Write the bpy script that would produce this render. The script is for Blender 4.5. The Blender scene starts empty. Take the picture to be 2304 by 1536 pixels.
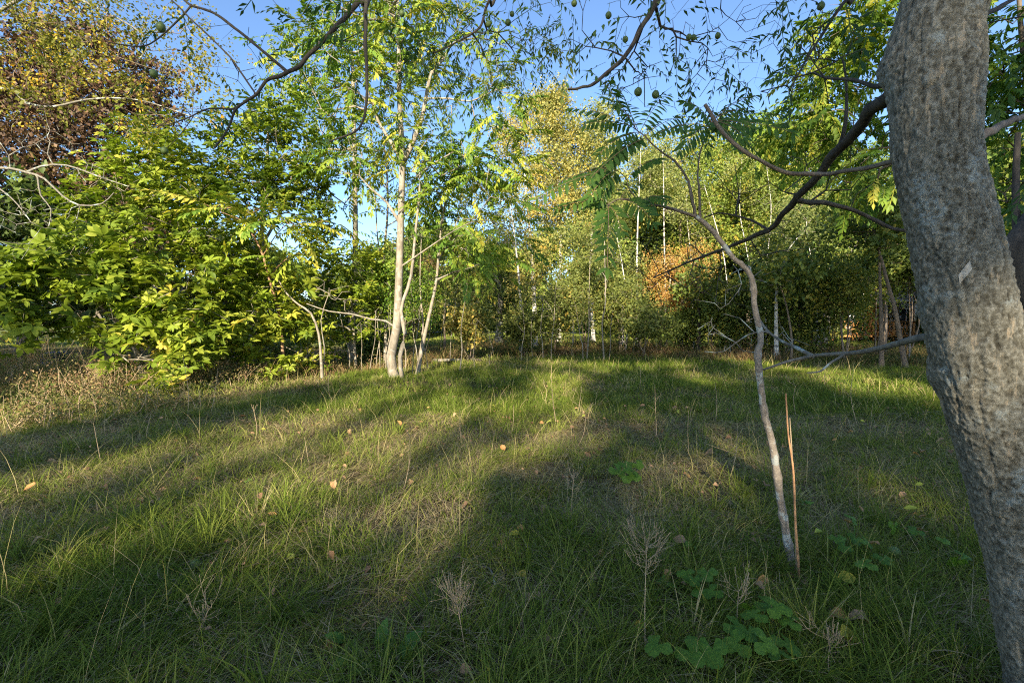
import bpy, math
import numpy as np
from mathutils import Vector
R = math.radians
sc = bpy.context.scene
COL = sc.collection

# ---------------------------------------------------------------- camera, sky, sun, exposure
F = 1024.0                 # focal length in pixels of the 2304 x 1536 photograph (16 mm on 36 mm)
CAMH = 1.5
PITCH = math.atan(48 / F)
cam_d = bpy.data.cameras.new("camera"); cam_d.lens = 16; cam_d.sensor_width = 36
cam_d.clip_start = 0.05; cam_d.clip_end = 2000
cam = bpy.data.objects.new("camera", cam_d); COL.objects.link(cam)
cam.location = (0, 0, CAMH); cam.rotation_euler = (R(90) - PITCH, 0, 0)
sc.camera = cam

SUN_EL, SUN_AZ = 22.0, 10.0          # elevation; light travels towards +Y, turned AZ degrees to +X
az = R(SUN_AZ)
LD = np.array([math.sin(az) * math.cos(R(SUN_EL)), math.cos(az) * math.cos(R(SUN_EL)), -math.sin(R(SUN_EL))])
world = bpy.data.worlds.new("World"); sc.world = world; world.use_nodes = True
nt = world.node_tree; nt.nodes.clear()
sky = nt.nodes.new("ShaderNodeTexSky"); sky.sky_type = 'NISHITA'; sky.sun_disc = False
sky.sun_elevation = R(SUN_EL); sky.sun_rotation = math.pi + az
sky.air_density = 0.85; sky.dust_density = 0.5; sky.ozone_density = 3.6
bg = nt.nodes.new("ShaderNodeBackground"); bg.inputs[1].default_value = 0.118
wo = nt.nodes.new("ShaderNodeOutputWorld")
nt.links.new(sky.outputs[0], bg.inputs[0]); nt.links.new(bg.outputs[0], wo.inputs[0])
sun_d = bpy.data.lights.new("sun", 'SUN'); sun_d.energy = 5.0; sun_d.angle = R(0.6); sun_d.color = (1.0, 0.88, 0.68)
sun = bpy.data.objects.new("sun", sun_d); COL.objects.link(sun)
sun.rotation_euler = Vector(-LD).to_track_quat('Z', 'Y').to_euler(); sun.location = (0, -30, 30)
sc.view_settings.view_transform = 'Standard'; sc.view_settings.look = 'None'
sc.view_settings.exposure = 1.5; sc.view_settings.gamma = 1
sc.cycles.max_bounces = 6; sc.cycles.diffuse_bounces = 4; sc.cycles.transmission_bounces = 4
sc.cycles.glossy_bounces = 2; sc.cycles.transparent_max_bounces = 4
sc.cycles.use_denoising = False; sc.cycles.filter_width = 1.1; sc.cycles.denoising_prefilter = 'NONE'

# ---------------------------------------------------------------- coordinates from the photograph
fw = np.array([0, math.cos(PITCH), -math.sin(PITCH)]); up = np.array([0, math.sin(PITCH), math.cos(PITCH)]); rt = np.array([1.0, 0, 0])
def P(px, py, d):
    v = fw + rt * (px - 1152) / F + up * (768 - py) / F
    return np.array([0, 0, CAMH]) + v * (d / v[1])
def G(px, py):
    v = fw + rt * (px - 1152) / F + up * (768 - py) / F
    return np.array([0, 0, CAMH]) + v * (-CAMH / v[2])
def PP(pts):
    return np.array([P(*p) for p in pts])

# ---------------------------------------------------------------- noise and mesh helpers
_lat = np.random.default_rng(5).random((64, 64))
def vn(x, y, s=1.0, o=0.0):
    x = np.asarray(x) / s + o * 7.13 + 500; y = np.asarray(y) / s + o * 3.71 + 500
    xi = np.floor(x).astype(int); yi = np.floor(y).astype(int)
    fx = x - xi; fy = y - yi; fx = fx * fx * (3 - 2 * fx); fy = fy * fy * (3 - 2 * fy)
    L = lambda a, b: _lat[a % 64, b % 64]
    return (L(xi, yi) * (1 - fx) + L(xi + 1, yi) * fx) * (1 - fy) + (L(xi, yi + 1) * (1 - fx) + L(xi + 1, yi + 1) * fx) * fy
def gh(x, y):
    x = np.asarray(x, float); y = np.asarray(y, float)
    near = 0.10 * (vn(x, y, 2.3, 1) - .5) + 0.05 * (vn(x, y, .8, 2) - .5)
    r = np.hypot(x, y)
    return near + np.clip((r - 45) / 60, 0, 1) * 0.5 * (vn(x, y, 20, 3) - .2)

class Geo:
    """collects vertices, faces and a per-vertex value, then becomes one mesh object"""
    def __init__(s): s.V = []; s.Fs = []; s.A = []; s.n = 0
    def add(s, V, Fc, a=0.5):
        V = np.asarray(V, float); Fc = np.asarray(Fc)
        s.Fs.append(Fc + s.n); s.V.append(V); s.A.append(np.broadcast_to(np.asarray(a, float), (len(V),))); s.n += len(V)
        return s
    def build(s, name, mat, parent=None, origin=None, smooth=False):
        V = np.concatenate(s.V); A = np.concatenate(s.A)
        if origin is not None: V = V - np.asarray(origin)
        me = bpy.data.meshes.new(name)
        me.vertices.add(len(V)); me.vertices.foreach_set("co", V.astype(np.float32).ravel())
        ks = [f.shape[1] for f in s.Fs for _ in range(1)]
        tot = np.concatenate([np.full(len(f), f.shape[1], np.int32) for f in s.Fs])
        lv = np.concatenate([f.ravel() for f in s.Fs]).astype(np.int32)
        me.loops.add(len(lv)); me.loops.foreach_set("vertex_index", lv)
        me.polygons.add(len(tot)); st = np.concatenate([[0], np.cumsum(tot)[:-1]]).astype(np.int32)
        me.polygons.foreach_set("loop_start", st); me.polygons.foreach_set("loop_total", tot)
        if smooth: me.polygons.foreach_set("use_smooth", np.ones(len(tot), bool))
        at = me.attributes.new("v", 'FLOAT', 'POINT'); at.data.foreach_set("value", A.astype(np.float32))
        me.materials.append(mat); me.update(calc_edges=True)
        o = bpy.data.objects.new(name, me); COL.objects.link(o)
        if parent is not None: o.parent = parent
        elif origin is not None: o.location = origin
        return o
def tag(o, label, cat, group=None, kind=None):
    if label: o["label"] = label
    if cat: o["category"] = cat
    if group: o["group"] = group
    if kind: o["kind"] = kind
    return o
def thing(name, label, cat, loc, group=None):
    o = bpy.data.objects.new(name, None); COL.objects.link(o); o.location = loc; o.empty_display_size = .2
    return tag(o, label, cat, group)
def norm(v): return v / (np.linalg.norm(v, axis=-1, keepdims=True) + 1e-9)
def frames(Y, N):
    Y = norm(Y); X = norm(np.cross(Y, N)); Z = np.cross(X, Y)
    return np.stack([X, Y, Z], axis=-1)
def scatter(geo, pv, pf, Rm, T, S, a, pa=None):
    """copies of a small prototype (verts pv, faces pf): frames Rm, positions T, sizes S, values a"""
    n = len(T); m = len(pv)
    if n == 0: return
    S = np.broadcast_to(np.asarray(S, float), (n,))
    V = np.einsum('nij,mj->nmi', Rm * S[:, None, None], pv) + T[:, None, :]
    Fc = (pf[None] + (np.arange(n) * m)[:, None, None]).reshape(-1, pf.shape[1])
    A = np.repeat(np.broadcast_to(np.asarray(a, float), (n,)), m)
    if pa is not None: A = A + np.tile(pa, n)
    geo.add(V.reshape(-1, 3), Fc, np.clip(A, 0, 1))
def tube(geo, pts, rad, sides=5, a=0.5, rough=0, rs=1):
    pts = np.asarray(pts, float); n = len(pts)
    if n < 2: return
    rad = np.broadcast_to(np.asarray(rad, float), (n,))
    t = np.empty_like(pts); t[1:-1] = pts[2:] - pts[:-2]; t[0] = pts[1] - pts[0]; t[-1] = pts[-1] - pts[-2]
    t = norm(t); ref = np.array([0.3, 0.9, 0.1]) if abs(t[0][2]) > .6 else np.array([0, 0.1, 1.0])
    X = norm(np.cross(t, ref)); Y = np.cross(t, X)
    an = np.arange(sides) * 2 * math.pi / sides
    R2 = np.broadcast_to(rad[:, None], (n, sides)).copy()
    if rough:
        g_ = np.random.default_rng(rs); e = g_.normal(0, 1, (n, sides)); e = (e + np.roll(e, 1, 0) + .6 * g_.normal(0, 1, (1, sides))) * .5; R2 *= 1 + rough * e
    V = pts[:, None] + R2[..., None] * (np.cos(an)[None, :, None] * X[:, None] + np.sin(an)[None, :, None] * Y[:, None])
    i = np.arange(n - 1)[:, None] * sides; j = np.arange(sides)[None]; k = (j + 1) % sides
    Fc = np.stack([i + j, i + k, i + sides + k, i + sides + j], -1).reshape(-1, 4)
    geo.add(V.reshape(-1, 3), Fc, a)
def smooth_path(pts, step):
    pts = np.asarray(pts, float)
    if len(pts) > 2:
        Q = np.vstack([2 * pts[0] - pts[1], pts, 2 * pts[-1] - pts[-2]]); out = []
        for i in range(1, len(Q) - 2):
            p0, p1, p2, p3 = Q[i - 1:i + 3]; k = max(2, int(np.linalg.norm(p2 - p1) / step) + 1)
            t = np.arange(k)[:, None] / k
            out.append(.5 * (2 * p1 + (p2 - p0) * t + (2 * p0 - 5 * p1 + 4 * p2 - p3) * t ** 2 + (3 * p1 - p0 - 3 * p2 + p3) * t ** 3))
        return np.vstack(out + [pts[-1:]])
    k = max(2, int(np.linalg.norm(pts[1] - pts[0]) / step) + 1)
    return pts[0] + (pts[1] - pts[0]) * np.linspace(0, 1, k)[:, None]

# ---------------------------------------------------------------- materials
def new_mat(name):
    m = bpy.data.materials.new(name); m.use_nodes = True; m.node_tree.nodes.clear(); return m, m.node_tree.nodes, m.node_tree.links
def ramp(nodes, stops):
    r = nodes.new("ShaderNodeValToRGB"); cr = r.color_ramp
    while len(cr.elements) > 1: cr.elements.remove(cr.elements[-1])
    cr.elements[0].position = stops[0][0]; cr.elements[0].color = (*stops[0][1], 1)
    for p, c in stops[1:]:
        e = cr.elements.new(p); e.color = (*c, 1)
    return r
def leaf_mat(name, stops, trans=0.35, rough=0.5, spec=0.22):
    m, n, l = new_mat(name)
    at = n.new("ShaderNodeAttribute"); at.attribute_name = "v"
    r = ramp(n, stops); l.new(at.outputs["Fac"], r.inputs[0])
    b = n.new("ShaderNodeBsdfPrincipled"); b.inputs["Roughness"].default_value = rough; b.inputs["Specular IOR Level"].default_value = spec
    t = n.new("ShaderNodeBsdfTranslucent"); mx = n.new("ShaderNodeMixShader"); mx.inputs[0].default_value = trans
    g = n.new("ShaderNodeMix"); g.data_type = 'RGBA'; g.blend_type = 'MULTIPLY'; g.inputs[0].default_value = 1; g.inputs[7].default_value = (1.15, 1.2, .6, 1)
    l.new(r.outputs[0], b.inputs["Base Color"]); l.new(r.outputs[0], g.inputs[6]); l.new(g.outputs[2], t.inputs[0])
    o = n.new("ShaderNodeOutputMaterial"); l.new(b.outputs[0], mx.inputs[1]); l.new(t.outputs[0], mx.inputs[2]); l.new(mx.outputs[0], o.inputs[0])
    return m
def bark_mat(name, c0, c1, scale=6, stretch=4, bands=None, bump=.3, lichen=None):
    m, n, l = new_mat(name)
    tc = n.new("ShaderNodeTexCoord"); mp = n.new("ShaderNodeMapping"); mp.inputs["Scale"].default_value = (1, 1, 1 / stretch)
    l.new(tc.outputs["Object"], mp.inputs[0])
    no = n.new("ShaderNodeTexNoise"); no.inputs["Scale"].default_value = scale; no.inputs["Detail"].default_value = 6; no.inputs["Roughness"].default_value = .65
    l.new(mp.outputs[0], no.inputs[0])
    r = ramp(n, [(.3, c0), (.7, c1)]); l.new(no.outputs[0], r.inputs[0]); colr = r.outputs[0]
    if bands:
        mp2 = n.new("ShaderNodeMapping"); mp2.inputs["Scale"].default_value = (1, 1, 3); l.new(tc.outputs["Object"], mp2.inputs[0])
        n2 = n.new("ShaderNodeTexNoise"); n2.inputs["Scale"].default_value = 2.2; n2.inputs["Detail"].default_value = 3; l.new(mp2.outputs[0], n2.inputs[0])
        r2 = ramp(n, [(.56, (0, 0, 0)), (.62, (1, 1, 1))]); l.new(n2.outputs[0], r2.inputs[0])
        mx = n.new("ShaderNodeMix"); mx.data_type = 'RGBA'; l.new(r2.outputs[0], mx.inputs[0]); l.new(colr, mx.inputs[6]); mx.inputs[7].default_value = (*bands, 1); colr = mx.outputs[2]
    if lichen:
        n3 = n.new("ShaderNodeTexNoise"); n3.inputs["Scale"].default_value = 9; n3.inputs["Detail"].default_value = 5; l.new(tc.outputs["Object"], n3.inputs[0])
        r3 = ramp(n, [(.56, (0, 0, 0)), (.6, (1, 1, 1))]); l.new(n3.outputs[0], r3.inputs[0])
        mx = n.new("ShaderNodeMix"); mx.data_type = 'RGBA'; l.new(r3.outputs[0], mx.inputs[0]); l.new(colr, mx.inputs[6]); mx.inputs[7].default_value = (*lichen, 1); colr = mx.outputs[2]
    b = n.new("ShaderNodeBsdfPrincipled"); b.inputs["Roughness"].default_value = .85; b.inputs["Specular IOR Level"].default_value = .2
    l.new(colr, b.inputs["Base Color"])
    bp = n.new("ShaderNodeBump"); bp.inputs["Strength"].default_value = bump; bp.inputs["Distance"].default_value = .02
    l.new(no.outputs[0], bp.inputs["Height"]); l.new(bp.outputs[0], b.inputs["Normal"])
    o = n.new("ShaderNodeOutputMaterial"); l.new(b.outputs[0], o.inputs[0]); return m
def plain_mat(name, c, rough=.7, var=.25, scale=4):
    m, n, l = new_mat(name); tc = n.new("ShaderNodeTexCoord"); no = n.new("ShaderNodeTexNoise"); no.inputs["Scale"].default_value = scale; no.inputs["Detail"].default_value = 5
    l.new(tc.outputs["Object"], no.inputs[0]); r = ramp(n, [(.3, tuple(x * (1 - var) for x in c)), (.7, tuple(min(1, x * (1 + var)) for x in c))]); l.new(no.outputs[0], r.inputs[0])
    b = n.new("ShaderNodeBsdfPrincipled"); b.inputs["Roughness"].default_value = rough; l.new(r.outputs[0], b.inputs["Base Color"])
    o = n.new("ShaderNodeOutputMaterial"); l.new(b.outputs[0], o.inputs[0]); return m

M = {}
M['ailanthus'] = leaf_mat("ailanthus_leaf", [(0, (.05, .12, .022)), (.5, (.15, .25, .03)), (.85, (.32, .38, .05)), (1, (.50, .44, .06))])
M['magnolia'] = leaf_mat("magnolia_leaf", [(0, (.07, .12, .015)), (.5, (.21, .28, .025)), (.9, (.38, .41, .05)), (1, (.5, .40, .06))], .35)
M['walnut'] = leaf_mat("walnut_leaf", [(0, (.035, .085, .03)), (.6, (.08, .15, .035)), (1, (.26, .26, .05))], .35)
M['birch_gold'] = leaf_mat("birch_gold_leaf", [(0, (.20, .23, .07)), (.45, (.38, .36, .12)), (.8, (.56, .44, .11)), (1, (.62, .38, .07))], .4)
M['birch_olive'] = leaf_mat("birch_olive_leaf", [(0, (.13, .17, .05)), (.6, (.32, .34, .11)), (1, (.50, .44, .13))], .4)
M['birch_near'] = leaf_mat("birch_near_leaf", [(0, (.08, .10, .022)), (.6, (.22, .22, .035)), (.92, (.48, .37, .05)), (1, (.7, .38, .04))], .4)
M['copper'] = leaf_mat("copper_leaf", [(0, (.06, .04, .025)), (.5, (.12, .07, .04)), (.85, (.22, .13, .06)), (1, (.26, .24, .06))], .2)
M['canopy'] = leaf_mat("canopy_leaf", [(0, (.08, .14, .025)), (.5, (.20, .26, .045)), (.9, (.33, .37, .07)), (1, (.46, .36, .06))], .35)
M['shrub'] = leaf_mat("shrub_leaf", [(0, (.08, .11, .03)), (.6, (.21, .24, .055)), (.95, (.30, .26, .07)), (1, (.4, .28, .06))], .35)
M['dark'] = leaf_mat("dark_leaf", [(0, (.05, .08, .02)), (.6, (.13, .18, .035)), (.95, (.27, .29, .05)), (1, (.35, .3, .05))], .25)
M['orange'] = leaf_mat("orange_leaf", [(0, (.22, .24, .07)), (.45, (.50, .32, .10)), (.8, (.66, .34, .10)), (1, (.72, .46, .12))], .4)
M['grass'] = leaf_mat("grass_blade", [(0, (.085, .14, .018)), (.3, (.160, .202, .030)), (.52, (.26, .275, .06)), (.68, (.42, .36, .14)), (.85, (.46, .36, .20)), (1, (.22, .14, .08))], .2, .7, .06)
M['weed'] = leaf_mat("dry_weed", [(0, (.07, .11, .025)), (.4, (.17, .18, .05)), (.62, (.25, .20, .08)), (.8, (.20, .11, .055)), (1, (.32, .22, .12))], .2, .8, .1)
M['lobed'] = leaf_mat("lobed_leaf", [(0, (.06, .13, .014)), (.7, (.11, .21, .024)), (1, (.17, .27, .04))], .3)
M['nettle'] = leaf_mat("plant_leaf", [(0, (.06, .16, .03)), (1, (.16, .30, .05))], .3)
M['litter'] = leaf_mat("fallen_leaf", [(0, (.22, .12, .06)), (.35, (.45, .28, .15)), (.6, (.62, .30, .08)), (.8, (.65, .48, .06)), (1, (.30, .38, .06))], .15, .7)
M['b_pale'] = bark_mat("pale_bark", (.13, .11, .08), (.36, .31, .235), 9, 2.5, None, .6, (.29, .28, .23))
M['b_brown'] = bark_mat("brown_bark", (.13, .10, .07), (.27, .21, .15), 14, 3, None, .4)
M['b_dark'] = bark_mat("dark_bark", (.035, .03, .024), (.10, .085, .065), 20, 4, None, .5)
M['b_birch'] = bark_mat("birch_bark", (.46, .43, .37), (.72, .69, .62), 6, .6, (.10, .09, .08), .3)
M['b_lichen'] = bark_mat("lichen_bark", (.12, .11, .09), (.26, .24, .19), 30, 2, None, .6, (.38, .42, .37))
M['b_red'] = bark_mat("reddish_bark", (.25, .13, .07), (.42, .26, .15), 14, 3)
M['stalk'] = plain_mat("dry_stalk", (.42, .31, .18), .8, .3, 9)
M['stalk_orange'] = plain_mat("orange_stalk", (.42, .22, .10), .7, .55, 14)

# ---------------------------------------------------------------- leaf prototypes (axis +Y, normal +Z, length about 1)
def leaf_proto(w, fold=.12, droop=.12, n=2):
    if n == 1:
        return np.array([(0, 0, 0), (-w, .45, fold * w * 2), (0, 1, -droop), (w, .45, fold * w * 2)]), np.array([(0, 2, 1), (0, 3, 2)])
    ys = [0, .12, .35, .62, .85, 1]; ws = [.04, .45, .95, 1.0, .55, .0]
    V = []; 
    for y, q in zip(ys, ws):
        z = -droop * y * y * 1.2; V += [(-w * q, y, z + fold * w * q * 2), (0, y, z), (w * q, y, z + fold * w * q * 2)]
    Fc = []
    for i in range(5):
        a = i * 3; Fc += [(a, a + 1, a + 4, a + 3), (a + 1, a + 2, a + 5, a + 4)]
    return np.array(V, float), np.array(Fc)
DIAM = leaf_proto(.26, .12, .15, 1)
DIAMW = leaf_proto(.34, .1, .1, 1)
def compound(parts):
    """parts: (proto, frames, positions, sizes) -> one prototype of triangles/quads of the same size, with value offsets"""
    g = Geo()
    for (pv, pf), Rm, T, S, a in parts: scatter(g, pv, pf, Rm, T, S, a)
    V = np.concatenate(g.V); Fc = np.concatenate(g.Fs); A = np.concatenate(g.A) - .5
    return V, Fc, A
def frond_proto(pairs, leaflet, w, rng, droop=.35, miss=0., proto=None):
    pr = proto or leaf_proto(w, .1, .2, 1); Y = []; N = []; T = []
    for i in range(pairs):
        t = .12 + .86 * i / (pairs - 1)
        for s in (-1, 1):
            if rng.random() < miss: continue
            T.append((0, t, -droop * t * t)); ang = R(62 - 25 * t) + rng.normal() * .12
            Y.append((s * math.sin(ang), math.cos(ang), -droop * t - .15 - rng.random() * .35)); N.append((rng.normal() * .25, 0, 1))
    T.append((0, 1, -droop)); Y.append((0, 1, -2 * droop)); N.append((0, 0, 1))
    T = np.array(T); Y = np.array(Y, float); N = np.array(N, float)
    sz = leaflet * (1 - .35 * np.abs(T[:, 1] - .5)) * rng.uniform(.85, 1.1, len(T))
    parts = [(pr, frames(Y, N), T, sz, .5 + rng.normal(0, .08, len(T)))]
    V, Fc, A = compound(parts)
    ts = np.linspace(0, 1, 5); rv = []
    for t in ts: rv += [(-.008, t, -droop * t * t), (.008, t, -droop * t * t)]
    rv = np.array(rv); rf = []
    for i in range(4):
        a = i * 2 + len(V)
        if Fc.shape[1] == 3: rf += [(a, a + 1, a + 3), (a, a + 3, a + 2)]
        else: rf += [(a, a + 1, a + 3, a + 2)]
    return np.vstack([V, rv]), np.vstack([Fc, rf]), np.concatenate([A, np.full(len(rv), .3)])
def whorl_proto(k, w, rng, proto=None, tilt=.1):
    pr = proto or leaf_proto(w, .15, .25, 1); an = np.arange(k) * 2 * math.pi / k + rng.normal(0, .25, k)
    Y = np.stack([np.cos(an), np.sin(an) * .8 + .35, np.full(k, tilt) + rng.normal(0, .15, k)], -1)
    T = Y * .06; return compound([(pr, frames(Y, np.tile([0, 0, 1.], (k, 1)) + rng.normal(0, .2, (k, 3))), T, rng.uniform(.75, 1.1, k), .5 + rng.normal(0, .07, k))])
def spray_proto(k, size, w, rng, flat=.6, proto=None):
    pr = proto or leaf_proto(w, .1, .1, 1); T = rng.normal(0, .28, (k, 3)) * [1, 1, flat]; Y = rng.normal(0, 1, (k, 3)) + [0, 0, -.5]
    return compound([(pr, frames(Y, rng.normal(0, .6, (k, 3)) + [0, -.3, .7]), T, size * rng.uniform(.7, 1.25, k), .5 + rng.normal(0, .1, k))])
rg = np.random.default_rng(11)
PROTO = {
    'frond': [frond_proto(9, .26, .21, rg, .25, .05) for _ in range(5)],
    'frond_far': [frond_proto(6, .30, .2, rg, .35, .1) for _ in range(4)],
    'walnut': [frond_proto(6, .27, .15, rg, .3, .35) for _ in range(6)],
    'whorl': [whorl_proto(6, .22, rg) for _ in range(5)],
    'whorl_near': [whorl_proto(6, .22, rg, leaf_proto(.22, .14, .25, 2)) for _ in range(5)],
    'spray': [spray_proto(12, .34, .32, rg) for _ in range(5)],
    'spray_fine': [spray_proto(16, .22, .32, rg, .9) for _ in range(5)],
}
NRM = {'frond': (0, 0, 1.), 'walnut': (0, 0, 1.), 'whorl': (0, -.3, 1.)}

# ---------------------------------------------------------------- branching skeleton
def grow(stems, tips, rng, seg=.4, rtip=.006, up_bias=.35, jit=.12):
    pos = []; par = []; stem = []; rad = []; dr = []; chains = []
    for si, (pts, r0, r1) in enumerate(stems):
        q = smooth_path(pts, seg); k = len(q); start = len(pos); first = -1
        if pos: first = int(np.argmin(np.linalg.norm(np.array(pos) - q[0], axis=1)))
        for i in range(k):
            pos.append(q[i]); par.append(first if i == 0 else start + i - 1); stem.append(True)
            t = i / (k - 1); rad.append(r0 + (r1 - r0) * t ** .85); dr.append(norm(q[min(i + 1, k - 1)] - q[max(i - 1, 0)]))
        lk = first >= 0 and np.linalg.norm(pos[first] - q[0]) < .45
        chains.append(([first] if lk else []) + list(range(start, start + k)))
    ns = len(pos); cap = ns + len(tips) * 14 + 10
    A = np.empty((cap, 3)); A[:ns] = pos; D = np.empty((cap, 3)); D[:ns] = dr; n = ns
    par = list(par) + [0] * (cap - ns); zt = np.asarray(tips)
    if len(zt):
        dm = np.min(np.linalg.norm(zt[:, None] - A[None, :ns], axis=2), axis=1); zt = zt[np.argsort(dm)]
    for tp in zt:
        v = tp - A[:n]; L = np.linalg.norm(v, axis=1); c = L * (1.25 - .25 * np.sum(v * D[:n], axis=1) / (L + 1e-6)) + up_bias * np.maximum(0, A[:n, 2] - tp[2])
        p = int(np.argmin(c)); L = L[p]; k = min(12, max(1, int(L / seg))); p0 = A[p].copy(); ctrl = p0 + D[p] * L * .35 + (0, 0, .12 * L)
        prev = p
        for i in range(1, k + 1):
            t = i / k; q = (1 - t) ** 2 * p0 + 2 * t * (1 - t) * ctrl + t * t * tp
            if i < k: q = q + rng.normal(0, jit * seg, 3)
            if n >= cap: break
            A[n] = q; D[n] = norm(q - A[prev]); par[n] = prev; prev = n; n += 1
    cnt = np.zeros(n); haskid = np.zeros(n, bool)
    for i in range(n - 1, -1, -1):
        if not haskid[i]: cnt[i] = max(cnt[i], 1)
        if par[i] >= 0: cnt[par[i]] += cnt[i]; haskid[par[i]] = True
    rr = np.array(rad + [0] * (n - ns), float)
    for i in range(ns, n): rr[i] = min(rtip * cnt[i] ** .5, .85 * rr[par[i]] if par[i] >= 0 else 1)
    kids = [[] for _ in range(n)]
    for i in range(ns, n): kids[par[i]].append(i)
    for i in range(n): kids[i].sort(key=lambda c: -cnt[c])
    todo = [(i, c) for i in range(n) for j, c in enumerate(kids[i]) if i < ns or j > 0]
    bl = []
    for a, c in todo:
        ch = [a, c]
        while kids[ch[-1]]: ch.append(kids[ch[-1]][0])
        bl.append(ch)
    term = np.array([i for i in range(ns, n) if cnt[i] <= 2], int)
    return A[:n], rr, chains, bl, term, D[:n]

def lobe_tips(lobes, n, rng, hollow=.35):
    vol = np.array([l[1][0] * l[1][1] * l[1][2] for l in lobes]) ** .8; vol /= vol.sum(); out = []
    for (c, r), w in zip(lobes, vol):
        k = max(3, int(round(n * w))); u = norm(rng.normal(size=(k, 3))) * (hollow + (1 - hollow) * rng.random((k, 1)) ** .6)
        out.append(np.asarray(c) + u * np.asarray(r))
    o = np.vstack(out); o[:, 2] = np.maximum(o[:, 2], .25); return o

def foliage(geo, pts, dirs, kind, k, size, rng, spread=.15, droop=.25, vmean=.5, vsd=.2, center=None, keep=None):
    n = len(pts); idx = np.repeat(np.arange(n), k)
    T = pts[idx] + rng.normal(0, spread, (n * k, 3)); Y = norm(dirs[idx]) * .6 + rng.normal(0, .75, (n * k, 3)) * [1, 1, .5] + [0, 0, -droop]
    N = np.tile(NRM.get(kind, (0, -.2, .8)), (n * k, 1)) + rng.normal(0, .28, (n * k, 3))
    T[:, 2] = np.maximum(T[:, 2], .12)
    if keep is not None:
        m = keep(T); T, Y, N = T[m], Y[m], N[m]
    if not len(T): return
    v = np.clip(vmean + rng.normal(0, vsd, len(T)) + .3 * (vn(T[:, 0] + T[:, 1] * .5, T[:, 2], .9, 4) - .5), 0, 1)
    S = size * rng.uniform(.55, 1.25, len(T)); Rm = frames(Y, N); pl = PROTO[kind]; w = rng.integers(0, len(pl), len(T))
    for j, (pv, pf, pa) in enumerate(pl):
        m = w == j; scatter(geo, pv, pf, Rm[m], T[m], S[m], v[m], pa)

TREES = {}
def tree(name, label, stems, lobes, ntips, kind, mat, bark, k=3, size=.45, seed=0, group=None, cat='tree', seg=.45, rtip=.007,
         spread=.2, droop=.25, vmean=.5, vsd=.2, hollow=.35, sides=8, keep=None, leaf_name='crown', twig_mat=None, up_bias=.35, gap=0, bare=0):
    """stems: list of (pixel polyline with depth, r0, r1); lobes: ((px,py,d),(rx,ry,rz)) of the crown, real sizes in metres"""
    rng = np.random.default_rng(seed * 7 + 3)
    st = [(np.asarray(s[0]) if isinstance(s[0], np.ndarray) else PP(s[0]), s[1], s[2]) for s in stems]
    lb = [(l[0] if isinstance(l[0], np.ndarray) else P(*l[0]), l[1]) for l in lobes]
    base = st[0][0][0].copy(); base[2] = float(gh(base[0], base[1])); st[0][0][0][2] = base[2] - .08
    root = thing(name, label, cat, base, group)
    tips = lobe_tips(lb, ntips, rng, hollow) if lb else np.zeros((0, 3))
    A, rr, chains, bl, term, D = grow(st, tips, rng, seg, rtip, up_bias)
    g = Geo()
    for ci, ch in enumerate(chains):
        r = rr[ch].copy()
        if ci == 0: r[0] *= 1.35
        else: r[0] = min(r[0], r[1] * 1.3)
        tube(g, A[ch], r, sides)
    g.build("trunk", bark, root, base, True)
    if bl:
        g = Geo()
        for ch in bl:
            r = rr[ch].copy(); r[0] = min(r[0], r[1] * 1.3); tube(g, A[ch], r, 4 if r[0] < .02 else 6)
        g.build("branches", twig_mat or bark, root, base, True)
    if k and len(term):
        g = Geo(); tt = term if not bare else term[rng.random(len(term)) > bare]
        if gap and keep is None:
            f = lambda T: (vn(T[:, 0] + .6 * T[:, 1], T[:, 2] * 1.3, .55, seed) * .6 + vn(T[:, 1] + .3 * T[:, 0], T[:, 2] * 1.5, .25, seed + 1) * .4) > gap
        else: f = keep
        foliage(g, A[tt], D[tt], kind, k, size, rng, spread, droop, vmean, vsd, None, f)
        if g.n: g.build(leaf_name, mat, root, base)
    return root

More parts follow.
